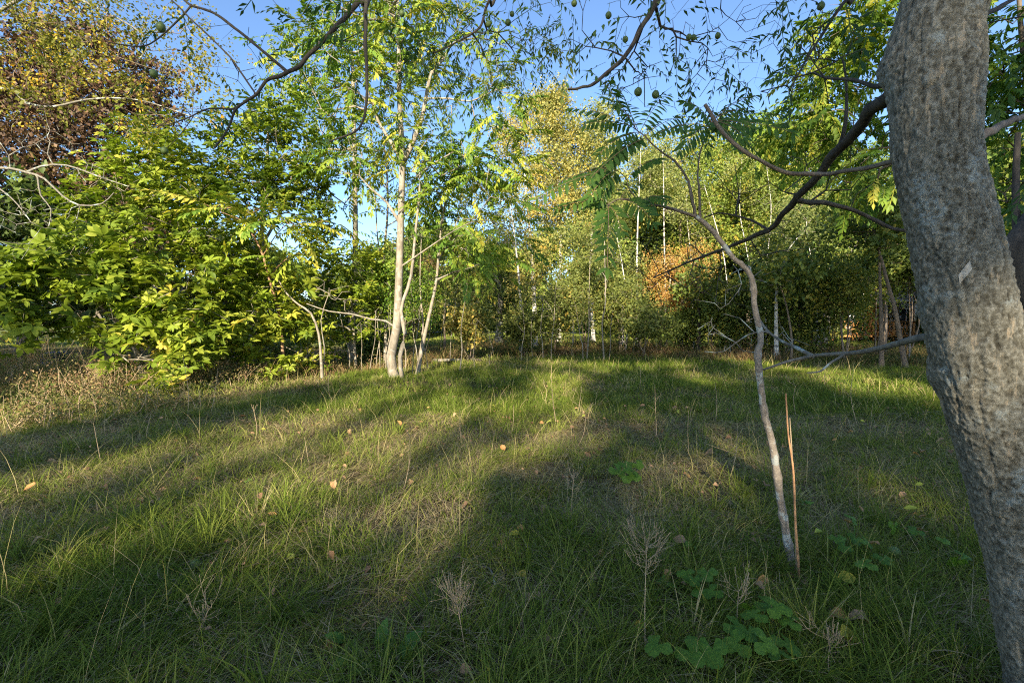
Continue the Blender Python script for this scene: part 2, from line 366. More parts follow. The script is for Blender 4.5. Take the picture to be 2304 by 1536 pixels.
# ---------------------------------------------------------------- the setting: ground and path
def ground():
    u = np.sinh(np.linspace(-5.2, 5.2, 321)) / np.sinh(5.2) * 420
    X, Y = np.meshgrid(u, u + 6, indexing='ij'); Z = gh(X, Y)
    V = np.stack([X, Y, Z], -1).reshape(-1, 3); n = len(u)
    i, j = np.meshgrid(np.arange(n - 1), np.arange(n - 1), indexing='ij'); a = (i * n + j).ravel()
    Fc = np.stack([a, a + n, a + n + 1, a + 1], -1)
    m, nn, l = new_mat("soil_and_lawn"); tc = nn.new("ShaderNodeTexCoord")
    n1 = nn.new("ShaderNodeTexNoise"); n1.inputs["Scale"].default_value = .5; n1.inputs["Detail"].default_value = 8
    n2 = nn.new("ShaderNodeTexNoise"); n2.inputs["Scale"].default_value = 14; n2.inputs["Detail"].default_value = 8
    for k in (n1, n2): l.new(tc.outputs["Object"], k.inputs[0])
    r1 = ramp(nn, [(.35, (.07, .11, .02)), (.5, (.13, .17, .03)), (.62, (.20, .18, .06))]); r2 = ramp(nn, [(.35, (.045, .035, .02)), (.6, (.11, .09, .04))])
    l.new(n1.outputs[0], r1.inputs[0]); l.new(n2.outputs[0], r2.inputs[0])
    at = nn.new("ShaderNodeAttribute"); at.attribute_name = "v"
    mx = nn.new("ShaderNodeMix"); mx.data_type = 'RGBA'; l.new(at.outputs["Fac"], mx.inputs[0]); l.new(r2.outputs[0], mx.inputs[6]); l.new(r1.outputs[0], mx.inputs[7])
    b = nn.new("ShaderNodeBsdfPrincipled"); b.inputs["Roughness"].default_value = .95; b.inputs["Specular IOR Level"].default_value = .1; l.new(mx.outputs[2], b.inputs["Base Color"])
    bp = nn.new("ShaderNodeBump"); bp.inputs["Distance"].default_value = .05; l.new(n2.outputs[0], bp.inputs["Height"]); l.new(bp.outputs[0], b.inputs["Normal"])
    o = nn.new("ShaderNodeOutputMaterial"); l.new(b.outputs[0], o.inputs[0])
    far = np.clip((V[:, 1] - 24) / 6, 0, 1)
    g = Geo(); g.add(V, Fc, far); ob = g.build("ground", m, smooth=True); tag(ob, None, None, None, "structure")
    # pale gravel path crossing the far lawn
    c = np.array([(-60, 66), (-30, 62), (-12, 58.5), (0, 55), (8, 51.5), (20, 48), (45, 44)], float)
    q = smooth_path(np.c_[c, np.zeros(len(c))], 1.5)[:, :2]; t = np.gradient(q, axis=0); t = norm(t); nrm = np.c_[-t[:, 1], t[:, 0]]
    V = []; 
    for w in (-1.5, -.5, .5, 1.5): V.append(q + nrm * w)
    V = np.stack(V, 1).reshape(-1, 2); V = np.c_[V, gh(V[:, 0], V[:, 1]) + .05]; k = len(q)
    Fc = np.array([(i * 4 + j, i * 4 + 4 + j, i * 4 + 5 + j, i * 4 + 1 + j) for i in range(k - 1) for j in range(3)])
    g = Geo(); g.add(V, Fc); tag(g.build("path", plain_mat("gravel", (.42, .36, .28), .95, .2, 3)), None, None, None, "structure")
ground()

# ---------------------------------------------------------------- grass of the clearing
def blades(geo, x, y, L, w, s, rng, v, z0=None, lean=.5, flat=0.0, yaw0=None):
    n = len(x); z = gh(x, y) - .01 if z0 is None else z0
    fld = (vn(x, y, .55, 6) + .6 * vn(x, y, 1.7, 7)) * 9.0
    if yaw0 is not None: fld = yaw0
    yaw = fld + rng.normal(0, 1.25 if yaw0 is None else .45, n); th0 = np.abs(rng.normal(.3, .35, n)) + flat; th1 = th0 + np.abs(rng.normal(lean, .7, n)) + .2
    pos = np.stack([x, y, z], -1); dirx = np.cos(yaw); diry = np.sin(yaw); tw = rng.normal(0, .9, n)
    sx = -np.sin(yaw + tw); sy = np.cos(yaw + tw); side = np.stack([sx, sy, np.zeros(n)], -1)
    lv = []; q = pos.copy()
    for i in range(s + 1):
        t = i / s; ww = w * (1 - t ** 1.6 * .93) * .5
        lv.append(q - side * ww[:, None]); lv.append(q + side * ww[:, None])
        th = np.minimum(th0 + (th1 - th0) * t * 1.3, 2.1); st = L / s
        q = q + np.stack([np.sin(th) * dirx * st, np.sin(th) * diry * st, np.cos(th) * st], -1); q[:, 2] = np.maximum(q[:, 2], z + .01)
    V = np.stack(lv, 1).reshape(-1, 3); k = 2 * (s + 1); b = (np.arange(n) * k)[:, None]
    Fc = np.concatenate([b + [i * 2, i * 2 + 1, i * 2 + 3, i * 2 + 2] for i in range(s)]).reshape(-1, 4)
    vv = np.repeat(v, k); geo.add(V, Fc, vv)
TRUNK_XY = P(2440, 1650, 1.65)[:2]
def edge_y(x):
    """far edge of the open grass"""
    return np.interp(x, [-16, -10, -8, -6.2, -4, -1.5, 3, 8, 14, 22], [6.5, 7.2, 8.6, 11.0, 13.2, 19, 19.5, 17, 14.5, 13])
def grass():
    g = Geo(); rng = np.random.default_rng(21)
    def dry(x, y):
        v = .55 * vn(x, y, 1.9, 8) + .3 * vn(x, y, .5, 9) + .15 * vn(x, y, .2, 10)
        v = v + .16 * np.exp(-((y - edge_y(x)) / 1.6) ** 2) + np.where(x < -5, .14, 0) - np.where((y > 6.5) & (x > -4.5), .20, 0) + np.where(y < 3, -.02, 0)
        return v
    for (y0, y1, dens, s, L, w) in ((1.0, 3.0, 7600, 5, .19, .0042), (3.0, 5.5, 4600, 4, .17, .0052), (5.5, 9, 2300, 3, .16, .0075), (9, 14, 1000, 2, .16, .012), (14, 24, 380, 2, .18, .019)):
        wx = lambda yy: yy * 1.22 + 1.0
        area = (y1 - y0) * (wx(y0) + wx(y1)); n = int(dens * area)
        y = np.sqrt(rng.random(n) * (y1 ** 2 - y0 ** 2) + y0 ** 2); x = rng.uniform(-1, 1, n) * wx(y)
        m = (y < edge_y(x) + rng.normal(0, .5, n)) & (vn(x, y, .28, 12) + .5 * vn(x, y, .9, 13) > rng.random(n) * .95)
        m &= np.hypot(x - TRUNK_XY[0], y - TRUNK_XY[1]) > .2
        x, y = x[m], y[m]; n = len(x); d = dry(x, y)
        isdry = rng.random(n) < np.clip((d - .23) * 2.4, .17, .85)
        v = np.where(isdry, rng.normal(.76, .09, n), rng.normal(.27, .15, n) + (d - .4) * .5)
        LL = L * rng.uniform(.45, 1.35, n) * (.75 + .6 * vn(x, y, .7, 14)); LL = np.where(isdry, LL * .95, LL)
        blades(g, x, y, LL, w * rng.uniform(.6, 1.5, n) * np.where(isdry, .6, 1.0), s, rng, np.clip(v, 0, 1), None, .7, 0.15 + .5 * isdry)
    # tufts: blades fanning out of a common crown
    for (y0, y1, dens, s, L, w) in ((1.1, 3.2, 52, 6, .26, .0075), (3.2, 6, 20, 5, .25, .0068), (6, 10, 9, 3, .24, .010), (10, 17, 4, 3, .24, .015)):
        area = (y1 - y0) * (y0 + y1 + 2) * 1.2; nt_ = int(dens * area); y = rng.uniform(y0, y1, nt_); x = rng.uniform(-1, 1, nt_) * (y * 1.22 + 1); m = (y < edge_y(x) - .3) & (vn(x, y, .8, 30) > .3) & (np.hypot(x - TRUNK_XY[0], y - TRUNK_XY[1]) > .3); x, y = x[m], y[m]; nt_ = len(x)
        k = rng.integers(14, 38, nt_); idx = np.repeat(np.arange(nt_), k); n = len(idx); a = rng.uniform(0, 2 * math.pi, n); rr = np.abs(rng.normal(0, .035, n)); tv = np.clip(rng.normal(.27, .11, nt_) + np.where(rng.random(nt_) < .07, .40, 0), 0, .85); ts = rng.uniform(.55, 1.25, nt_)
        blades(g, x[idx] + rr * np.cos(a), y[idx] + rr * np.sin(a), L * ts[idx] * rng.uniform(.6, 1.2, n), w * rng.uniform(.6, 1.3, n), s, rng, np.clip(tv[idx] + rng.normal(0, .07, n), 0, 1), None, .75, .05, a)
    # flat dead thatch between the blades
    n = 60000; y = np.sqrt(rng.random(n) * (7 ** 2 - 1) + 1); x = rng.uniform(-1, 1, n) * (y * 1.22 + 1)
    blades(g, x, y, rng.uniform(.08, .25, n), rng.uniform(.002, .004, n) * (1 + y * .15), 2, rng, np.clip(rng.normal(.88, .1, n), .6, 1), gh(x, y) + rng.uniform(.01, .07, n), .3, 1.2)
    # tall thin seed stalks
    n = 3000; y = rng.uniform(1.6, 18, n); x = rng.uniform(-1, 1, n) * (y * 1.2 + .5); m = (y < edge_y(x)); x, y = x[m], y[m]; n = len(x)
    blades(g, x, y, rng.uniform(.25, .62, n), (.0016 + .0006 * y) * np.ones(n), 3, rng, rng.normal(.74, .06, n), None, .25, 0)
    tag(g.build("grass", M['grass']), "long tangled green and straw-coloured grass covering the clearing", None, None, "stuff")
grass()

def undergrowth():
    """brown weeds, brambles and leaf litter along the shaded edge beyond the grass"""
    rng = np.random.default_rng(31); g = Geo(); n = 90000
    x = rng.uniform(-26, 30, n); y = edge_y(x) + rng.gamma(2.0, 1.9, n) - .6; m = y < 36; x, y = x[m], y[m]; n = len(x)
    hh = np.where(x < -6, .42, .36) * (.5 + 1.0 * vn(x, y, 1.2, 15))
    blades(g, x, y, hh * rng.uniform(.5, 1.5, n), (.008 + .0011 * y) * rng.uniform(.5, 1.2, n), 2, rng, np.clip(rng.normal(0, .2, n) + .1 + .8 * vn(x, y, .8, 17), 0, 1), None, .6, .2)
    n = 26000; x = rng.uniform(-26, 30, n); y = edge_y(x) + rng.gamma(2.0, 2.0, n) - .2; m = y < 38; x, y = x[m], y[m]; n = len(x)
    z = gh(x, y) + rng.random(n) ** 1.5 * .55 * (.4 + vn(x, y, 1.5, 16)); T = np.stack([x, y, z], -1)
    scatter(g, *DIAM, frames(rng.normal(0, 1, (n, 3)), rng.normal(0, .6, (n, 3)) + [0, -.3, 1]), T, rng.uniform(.04, .09, n) * (.5 + y / 26), np.clip(rng.normal(0, .2, n) + .15 + .8 * vn(x, y, .8, 17), 0, 1))
    tag(g.build("undergrowth", M['weed']), "low brown weeds and dead leaves under the trees", None, None, "stuff")
    g = Geo(); n = 60000                                   # mown lawn beyond the trees
    x = rng.uniform(-45, 30, n); y = rng.uniform(26, 52, n)
    blades(g, x, y, rng.uniform(.06, .14, n), np.full(n, .05), 1, rng, np.clip(rng.normal(.35, .12, n), 0, 1), None, .3, 0)
    tag(g.build("lawn_grass", M['grass']), "short lawn grass far behind the trees", None, None, "stuff")
undergrowth()

# ---------------------------------------------------------------- unseen trees behind the viewpoint, placed and shaped to cast the clearing's shade
def lit(gx, gy):
    m = np.zeros(len(gx), bool); j = .6 * (vn(gx, gy, .45, 20) - .5); soft = np.zeros(len(gx), bool); sh = math.tan(az)
    for (cx, cy, rx, ry, k) in ((-3.2, 6.3, .62, 3.4, .33), (-4.6, 3.6, .5, 1.2, .2), (-1.6, 3.6, .5, 1.0, sh), (8.3, 11.4, .9, 4.0, sh), (1.7, 16.3, .9, 1.2, sh), (1.85, 4.3, .3, .8, sh), (-2.9, 11.5, .5, 1.2, sh), (.5, 6.0, .4, 1.1, sh)):
        m |= ((gx - cx - k * (gy - cy)) / rx) ** 2 + ((gy - cy) / ry) ** 2 < (1 + j) ** 2
    for (cx, cy, rx, ry, k) in ((-1.4, 6.2, .7, 2.2, sh), (.5, 6.2, .8, 1.8, sh), (1.4, 10, .9, 3, sh), (1.1, 5.2, .3, .6, sh), (4.4, 11, .9, 2.4, sh), (3.4, 6.6, .4, 1.4, sh), (-.2, 3.4, .4, .6, sh), (4, 15, 1.8, 1.5, sh), (-.9, 9.5, .6, 2, sh)):
        soft |= ((gx - cx - k * (gy - cy)) / rx) ** 2 + ((gy - cy) / ry) ** 2 < (1 + j) ** 2
    m |= soft & (vn(gx - sh * gy, gy * .3, .33, 23) > .47)
    m |= vn(gx - sh * gy, gy * .35, .42, 24) > .74
    gs = gx - sh * (gy - 8)
    front = np.interp(gs, [-13.5, -12.5, -8.9, -8.6, -6.3, -6.1, -3.6, -3.2, -1.2, -0.3, 3, 8, 14, 22], [34, 15, 14, -9, -9, 10.8, 11.3, 13, 19.5, 21.5, 23, 26, 29, 31])
    fleck = (gy > 21) & (vn(gx, gy * .4, .7, 25) > .66)
    return m | fleck | (gy > front + .8 * j)
def shade_trees():
    xs = [-32, -27, -22.5, -17.8, -11.5, -8.7, -3.4, -.9, 3.9, 8.4, 13]; rng = np.random.default_rng(41); near = ["leftmost", "second from the left", "far left", "left", "left of the middle", "middle left", "middle", "middle right", "right of the middle", "right", "far right"]
    for i, tx in enumerate(xs):
        ty = -31 + (i % 2) * 1.6
        def keep(T):  # leaves out crown foliage that would shade a patch meant to be sunlit
            t = T[:, 2] / -LD[2]; gx = T[:, 0] + LD[0] * t; gy = T[:, 1] + LD[1] * t; ok = ~lit(gx, gy)
            for ox, oy in ((-.22, 0), (.22, 0), (0, .5), (0, -.5)): ok &= ~lit(gx + ox, gy + oy)
            return ok
        top = [25, 25, 23, 20, 18, 20.5, 23.5, 24, 25, 26, 26.5][i]
        lobes = []; z = 9.0
        xl = (xs[i - 1] + tx) / 2 if i else tx - 2; xr = (xs[i + 1] + tx) / 2 if i < 10 else tx + 2.5; k = int(math.ceil((xr - xl) / 2.3))
        while z < top:
            for j in range(k): lobes.append((np.array([xl + (j + .5) * (xr - xl) / k + rng.normal() * .1, ty + rng.normal() * .3, z]), (1.8, 1.5, 1.5)))
            z += 2.1
        tree("broadleaf_tree", f"unseen tall shade tree behind the viewpoint, {near[i]} of its row", [(np.array([(tx, ty, 0), (tx + .2, ty, top * .5), (tx, ty + .1, top)]), .3, .06)], lobes,
             int(len(lobes) * 13), 'spray', M['canopy'], M['b_brown'], 8, 1.25, 60 + i, "unseen shade trees behind the viewpoint", 'tree', .9, .014, .45, .2, .4, .2, .2, 6, keep)
shade_trees()

# ---------------------------------------------------------------- the big walnut in the right foreground
def walnut():
    rng = np.random.default_rng(71)
    base = P(2440, 1651, 1.65); base[2] = 0
    root = thing("walnut_tree", "large leaning grey-brown trunk at the right edge with branches and green nuts hanging overhead", "tree", base)
    ctr = PP([(2440, 1690, 1.65), (2400, 1536, 1.65), (2330, 1250, 1.65), (2268, 1024, 1.65), (2192, 768, 1.65), (2141, 512, 1.65), (2105, 340, 1.65), (2104, 150, 1.65), (2125, 0, 1.65)])
    ctr = np.vstack([ctr, [(1.66, 1.60, 3.2), (1.75, 1.55, 4.0), (1.6, 1.6, 5.2), (1.8, 1.3, 7.0)]])
    rad = np.array([.20, .165, .142, .134, .130, .126, .122, .128, .124, .118, .11, .09, .05])
    q = smooth_path(ctr, .0052); t = np.linspace(0, 1, len(q)); cs = np.r_[0, np.cumsum(np.linalg.norm(np.diff(ctr, axis=0), axis=1))]; qs = np.r_[0, np.cumsum(np.linalg.norm(np.diff(q, axis=0), axis=1))]
    rr = np.interp(qs / qs[-1], cs / cs[-1], rad); S = 190; n = len(q)
    tg = norm(np.gradient(q, axis=0)); X = norm(np.cross(tg, [0, 1, 0])); Y = np.cross(tg, X)
    an = np.arange(S) * 2 * math.pi / S; aa, hh = np.meshgrid(an, qs)
    mid = q[n // 3]; cv = norm(np.array([0, 0, CAMH]) - mid); ca = math.atan2(np.dot(cv, Y[n // 3]), np.dot(cv, X[n // 3])); uu = ((aa - ca + math.pi) % (2 * math.pi) - math.pi) * .13
    def n3(sx, sz, o): return vn(uu + .25 * sx * vn(uu, hh, sz * 1.3, o + 40), hh * sx / sz, sx, o)
    dsp = .014 * (n3(.16, .3, 1) - .5) + .007 * (n3(.05, .10, 2) - .5)
    rid = 1 - 2 * np.abs(n3(.016, .030, 5) - .5); rid2 = 1 - 2 * np.abs(n3(.010, .014, 6) - .5); fine = .6 * n3(.0075, .010, 7) + .4 * n3(.0055, .0075, 8)
    rel = .30 * rid + .33 * rid2 + .6 * fine; dsp = dsp + .012 * (rel - .6) - .006 * np.exp(-((n3(.05, .28, 9) - .5) / .035) ** 2)
    tone = np.clip(.42 + .75 * (rel - .68) + .06 * (n3(.06, .12, 10) - .5), 0, 1)
    # knob on the left flank where an old limb was shed, and a swelling below
    for (px, py, amp, sz) in ((1985, 165, .036, .08), (2100, 845, .022, .06), (2090, 700, .012, .05)):
        kp = P(px, py, 1.74); Pn = q[:, None] + rr[:, None, None] * (np.cos(aa)[..., None] * X[:, None] + np.sin(aa)[..., None] * Y[:, None])
        dd = np.linalg.norm(Pn - kp, axis=-1); dsp = dsp + amp * np.exp(-(dd / sz) ** 2)
    rad2 = rr[:, None] + dsp
    V = q[:, None] + rad2[..., None] * (np.cos(aa)[..., None] * X[:, None] + np.sin(aa)[..., None] * Y[:, None])
    i = np.arange(n - 1)[:, None] * S; j = np.arange(S)[None]; k = (j + 1) % S
    Fc = np.stack([i + j, i + k, i + S + k, i + S + j], -1).reshape(-1, 4)
    # bark of the trunk: mottled olive grey, cream streaks in the fissures, pale blue-grey lichen
    m, nn, l = new_mat("walnut_bark"); tc = nn.new("ShaderNodeTexCoord")
    def noise(sc_, det, sx=(1, 1, 1), ro=.6):
        mp = nn.new("ShaderNodeMapping"); mp.inputs["Scale"].default_value = sx; l.new(tc.outputs["Object"], mp.inputs[0])
        x = nn.new("ShaderNodeTexNoise"); x.inputs["Scale"].default_value = sc_; x.inputs["Detail"].default_value = det; x.inputs["Roughness"].default_value = ro; l.new(mp.outputs[0], x.inputs[0]); return x.outputs[0]
    def mixc(f, a, b):
        mx = nn.new("ShaderNodeMix"); mx.data_type = 'RGBA'; l.new(f, mx.inputs[0]); l.new(a, mx.inputs[6])
        if isinstance(b, tuple): mx.inputs[7].default_value = (*b, 1)
        else: l.new(b, mx.inputs[7])
        return mx.outputs[2]
    def mask(src, a, b): r = ramp(nn, [(a, (0, 0, 0)), (b, (1, 1, 1))]); l.new(src, r.inputs[0]); return r.outputs[0]
    base_n = noise(85, 9, (1, 1, .85), .85); at = nn.new("ShaderNodeAttribute"); at.attribute_name = "v"
    ad = nn.new("ShaderNodeMath"); ad.operation = 'MULTIPLY_ADD'; l.new(base_n, ad.inputs[0]); ad.inputs[1].default_value = 1.7; l.new(at.outputs["Fac"], ad.inputs[2])
    su = nn.new("ShaderNodeMath"); su.operation = 'SUBTRACT'; l.new(ad.outputs[0], su.inputs[0]); su.inputs[1].default_value = .80
    r = ramp(nn, [(.0, (.035, .030, .022)), (.25, (.10, .09, .064)), (.5, (.20, .183, .135)), (.78, (.36, .335, .26))]); l.new(su.outputs[0], r.inputs[0])
    c = mixc(mask(noise(36, 6, (1, 1, .2), .65), .575, .64), r.outputs[0], (.42, .34, .23))
    li = nn.new("ShaderNodeMath"); li.operation = 'MULTIPLY'; l.new(mask(noise(5.5, 3), .55, .64), li.inputs[0]); l.new(mask(noise(60, 8, (1, 1, 1), .75), .47, .53), li.inputs[1]); c = mixc(li.outputs[0], c, (.33, .35, .31))
    b = nn.new("ShaderNodeBsdfPrincipled"); b.inputs["Roughness"].default_value = .9; b.inputs["Specular IOR Level"].default_value = .15; l.new(c, b.inputs["Base Color"])
    bp = nn.new("ShaderNodeBump"); bp.inputs["Strength"].default_value = 1.0; bp.inputs["Distance"].default_value = .006; l.new(base_n, bp.inputs["Height"]); l.new(bp.outputs[0], b.inputs["Normal"])
    o = nn.new("ShaderNodeOutputMaterial"); l.new(b.outputs[0], o.inputs[0])
    g = Geo(); g.add(V.reshape(-1, 3), Fc, tone.ravel()); g.build("trunk", m, root, base, True)
    # pale scar where a flake of bark has come off
    cpt = P(2192, 600, 1.65); i0 = int(np.argmin(np.linalg.norm(q - cpt, axis=1))); camv = norm(np.array([0, 0, CAMH]) - q[i0]); gg = Geo()
    ang = math.atan2(np.dot(camv, Y[i0]), np.dot(camv, X[i0])); js = int(ang / (2 * math.pi) * S) % S; Vp = []; 
    for a in range(-3, 4):
        for bb in range(-4, 5): Vp.append(V[i0 + a + bb, (js + bb + 3) % S] + (V[i0 + a, (js + bb) % S] - q[i0 + a]) * .03 * (1.2 - .04 * (bb * bb + a * a)))
    Fp = [(a * 9 + bb, a * 9 + bb + 1, a * 9 + bb + 10, a * 9 + bb + 9) for a in range(6) for bb in range(8)]
    gg.add(Vp, np.array(Fp)); tag(gg.build("bark_scar", plain_mat("bare_wood", (.50, .44, .34), .8, .2, 40), root, base, True), "pale bare patch where bark came off", None)
    # limbs: (pixels with depth, r0, r1, number of tips, leaf count, label, lobes)
    hi = np.array([(1.75, 1.55, 4.0), (1.0, 2.0, 5.0)])
    def limb(name, pts, r0, r1, lobes, nt, bark, seed, nleaf=0, size=.34, label=None, rtip=.0028, droop=.6, spread=.05, kind='walnut', vm=.35, subs=(), hollow=.1, jit=.3, ub=.1):
        rg2 = np.random.default_rng(seed); st = [(np.asarray(pts) if isinstance(pts, np.ndarray) else PP(pts), r0, r1)] + [(PP(s[0]), s[1], s[2]) for s in subs]
        lb = [(P(*c) if not isinstance(c, np.ndarray) else c, r) for c, r in lobes]; tips = lobe_tips(lb, nt, rg2, hollow) if lb else np.zeros((0, 3))
        A, R_, chains, bl, term, D = grow(st, tips, rg2, .11, rtip, ub, jit); g = Geo()
        for ch in chains:
            rc = R_[ch].copy(); rc[0] = min(rc[0], rc[1] * 1.4); Q = A[ch] + rg2.normal(0, 1, (len(ch), 3)) * np.minimum(rc, .02)[:, None] * .22; Q2 = smooth_path(Q, .018) if len(Q) > 2 else Q
            c1 = np.r_[0, np.cumsum(np.linalg.norm(np.diff(Q, axis=0), axis=1))]; c2 = np.r_[0, np.cumsum(np.linalg.norm(np.diff(Q2, axis=0), axis=1))]
            tube(g, Q2, np.interp(c2 / c2[-1], c1 / c1[-1], rc) * (1 + .06 * np.sin(c2 * 23 + seed) * np.sin(c2 * 9)), 13, .5, .07, seed)
        for ch in bl:
            r = R_[ch].copy(); r[0] = min(r[0], r[1] * 1.4); tube(g, A[ch], r, 4)
        ob = g.build(name, bark, root, base, True)
        if label: ob["label"] = label
        if nleaf and len(term):
            g = Geo(); tt = term[rg2.random(len(term)) < nleaf] if nleaf < 1 else term
            foliage(g, A[tt], D[tt], kind, max(1, int(nleaf)), size, rg2, spread, droop, vm, .15); g.build("leaves", M['walnut'], ob)
            ob.children[0].location = (0, 0, 0); me = ob.children[0].data; co = np.empty(len(me.vertices) * 3, np.float32); me.vertices.foreach_get("co", co); co = (co.reshape(-1, 3) - base).ravel(); me.vertices.foreach_set("co", co.astype(np.float32)); me.update()
        return A, term
    limb("branch", [(2104, 165, 1.66), (1985, 228, 1.95), (1900, 322, 2.3), (1800, 440, 2.7), (1745, 505, 3.0), (1700, 530, 3.2), (1650, 552, 3.4), (1560, 585, 3.8), (1470, 625, 4.3)], .031, .005,
         [((1560, 590, 3.9), (.6, .4, .25)), ((1480, 560, 4.1), (.5, .3, .3)), ((1600, 540, 3.8), (.4, .3, .3)), ((1560, 650, 4.0), (.45, .3, .25)), ((1750, 560, 3.4), (.3, .3, .15)), ((1800, 380, 2.9), (.35, .3, .25)), ((1680, 430, 3.3), (.35, .3, .25)), ((1900, 420, 2.7), (.25, .25, .15)), ((1640, 680, 3.8), (.3, .3, .15))], 170, M['b_dark'], 3, 0, label="thick dark branch slanting down to the left", rtip=.0022,
         subs=(([(1790, 450, 2.72), (1880, 462, 2.8), (1940, 482, 2.8), (2000, 512, 2.7), (2050, 520, 2.6)], .016, .008), ([(1730, 520, 3.05), (1690, 495, 3.2), (1620, 480, 3.3), (1585, 490, 3.4)], .009, .004), ([(1880, 345, 2.35), (1900, 280, 2.3), (1905, 190, 2.3), (1895, 128, 2.3)], .011, .004)))
    limb("branch", [(2100, 355, 1.68), (2010, 365, 1.9), (1900, 386, 2.1), (1845, 392, 2.2), (1780, 388, 2.2), (1710, 362, 2.2), (1650, 322, 2.2), (1610, 275, 2.2), (1585, 235, 2.2)], 0.0105, .0085, [], 0, M['b_brown'], 4, label="smooth curved brown branch ending in a broken stub")
    limb("branch", [(2180, 745, 1.66), (2070, 760, 1.8), (2000, 778, 2.0), (1940, 792, 2.2), (1830, 801, 2.5), (1775, 812, 2.6), (1735, 826, 2.65), (1715, 832, 2.7)], .016, .005,
         [((1640, 780, 3.0), (.28, .2, .08)), ((1640, 700, 3.0), (.28, .2, .2)), ((1690, 640, 3.1), (.2, .15, .2)), ((1780, 760, 2.7), (.2, .2, .12)), ((1600, 740, 3.2), (.2, .2, .12))], 60, M['b_lichen'], 5, label="bare dead branch crusted with grey lichen", rtip=.0024,
         subs=(([(1830, 801, 2.5), (1770, 772, 2.75), (1730, 748, 2.9), (1705, 710, 3.0), (1692, 650, 3.1), (1688, 600, 3.1)], .011, .004), ([(1715, 745, 2.9), (1680, 755, 2.95), (1630, 790, 3.0)], .006, .003), ([(1900, 797, 2.3), (1870, 815, 2.3), (1845, 835, 2.3), (1815, 838, 2.3)], .007, .003)), ub=0)
    limb("branch", [(2075, 160, 1.66), (1975, 195, 1.8), (1920, 182, 1.95), (1855, 175, 2.1)], .011, .005, [((1830, 150, 2.2), (.22, .2, .18)), ((1770, 200, 2.4), (.2, .2, .12)), ((1890, 90, 2.2), (.15, .15, .14))], 34, M['b_dark'], 6, .12, .26, label="twiggy branch beside the knob of the trunk", rtip=.0018)
    limb("branch", [(2150, 60, 1.68), (2260, 10, 1.9), (2330, -30, 2.1)], .012, .006, [((2320, 60, 2.3), (.2, .2, .2))], 8, M['b_dark'], 7, .5, .3)
    limb("branch", [(2150, 340, 1.7), (2240, 290, 2.0), (2300, 265, 2.3), (2400, 250, 2.6)], .019, .012, [((2380, 330, 2.6), (.3, .2, .25))], 8, M['b_brown'], 8, .4, .3)
    # canopy limbs arching over the viewpoint and hanging back into view
    limb("branch", np.vstack([[(1.75, 1.55, 4.0), (1.2, 2.0, 4.8)], PP([(1500, -60, 3.1), (1475, 0, 3.1), (1445, 65, 3.1), (1405, 128, 3.1), (1345, 182, 3.1), (1312, 197, 3.1), (1278, 200, 3.1)])]), .05, .007,
         [((1550, 80, 3.3), (.7, .5, .35)), ((1650, 120, 3.4), (.45, .4, .3)), ((1420, 190, 3.4), (.45, .4, .2)), ((1590, 200, 3.4), (.35, .3, .2)), ((1330, 60, 3.3), (.35, .3, .2)), ((1720, 20, 3.2), (.4, .3, .15))], 230, M['b_dark'], 9, .42, .26, label="dark limb slanting down through the open sky", rtip=.0019)
    limb("branch", np.vstack([[(1.75, 1.55, 4.0), (.9, 2.0, 5.0), (-.2, 2.6, 5.3)], PP([(826, -60, 3.0), (826, 0, 3.0), (821, 100, 3.0), (826, 170, 3.0), (820, 262, 3.0), (795, 298, 3.0), (735, 320, 3.0)])]), .05, .005,
         [((790, 60, 3.1), (.3, .3, .2)), ((760, 330, 3.1), (.15, .15, .1))], 12, M['b_dark'], 10, .5, .3, label="thin dark limb hanging straight down", rtip=.0019)
    limb("branch", np.vstack([[(1.6, 1.6, 5.2), (.4, 2.4, 6.0), (-.8, 3.2, 5.6)], PP([(830, -40, 3.3), (812, 0, 3.3), (738, 78, 3.3), (672, 150, 3.3), (628, 172, 3.3), (600, 182, 3.3), (575, 213, 3.3), (532, 243, 3.3), (517, 282, 3.3), (482, 335, 3.3)])]), .055, .006,
         [((560, 170, 3.5), (.4, .3, .3)), ((430, 260, 3.5), (.35, .3, .15)), ((680, 30, 3.4), (.35, .3, .15)), ((480, 60, 3.4), (.3, .3, .2))], 44, M['b_dark'], 11, .55, .25, label="winding dark limb across the upper left sky", rtip=.0019,
         subs=(([(632, 150, 3.3), (600, 122, 3.3), (545, 78, 3.3), (480, 28, 3.3), (430, 12, 3.3), (395, -20, 3.3)], .011, .007), ([(572, 207, 3.3), (520, 132, 3.3), (470, 82, 3.3), (385, 0, 3.3)], .006, .005),
               ([(430, 14, 3.3), (392, 55, 3.3), (350, 92, 3.3), (310, 105, 3.3), (240, 95, 3.3)], .006, .003), ([(520, 246, 3.3), (470, 245, 3.4), (430, 262, 3.4), (380, 280, 3.4), (340, 285, 3.4)], .007, .003), ([(435, 262, 3.4), (400, 310, 3.4), (372, 335, 3.4)], .003, .002)))
    limb("branch", np.vstack([[(1.6, 1.6, 5.2), (.6, 2.6, 6.0)], PP([(1130, -60, 3.8), (1100, 0, 3.8), (1080, 60, 3.8), (1045, 85, 3.8), (1020, 100, 3.8), (975, 120, 3.8)])]), .04, .005,
         [((1080, 90, 3.9), (.75, .5, .35)), ((1150, 150, 3.9), (.45, .4, .3)), ((980, 60, 3.9), (.5, .4, .3)), ((1190, 30, 3.8), (.4, .3, .25)), ((1010, 210, 4.0), (.4, .3, .25))], 190, M['b_dark'], 12, 1.0, .25, label="leafy drooping limb above the middle of the clearing", rtip=.0018, vm=.5)
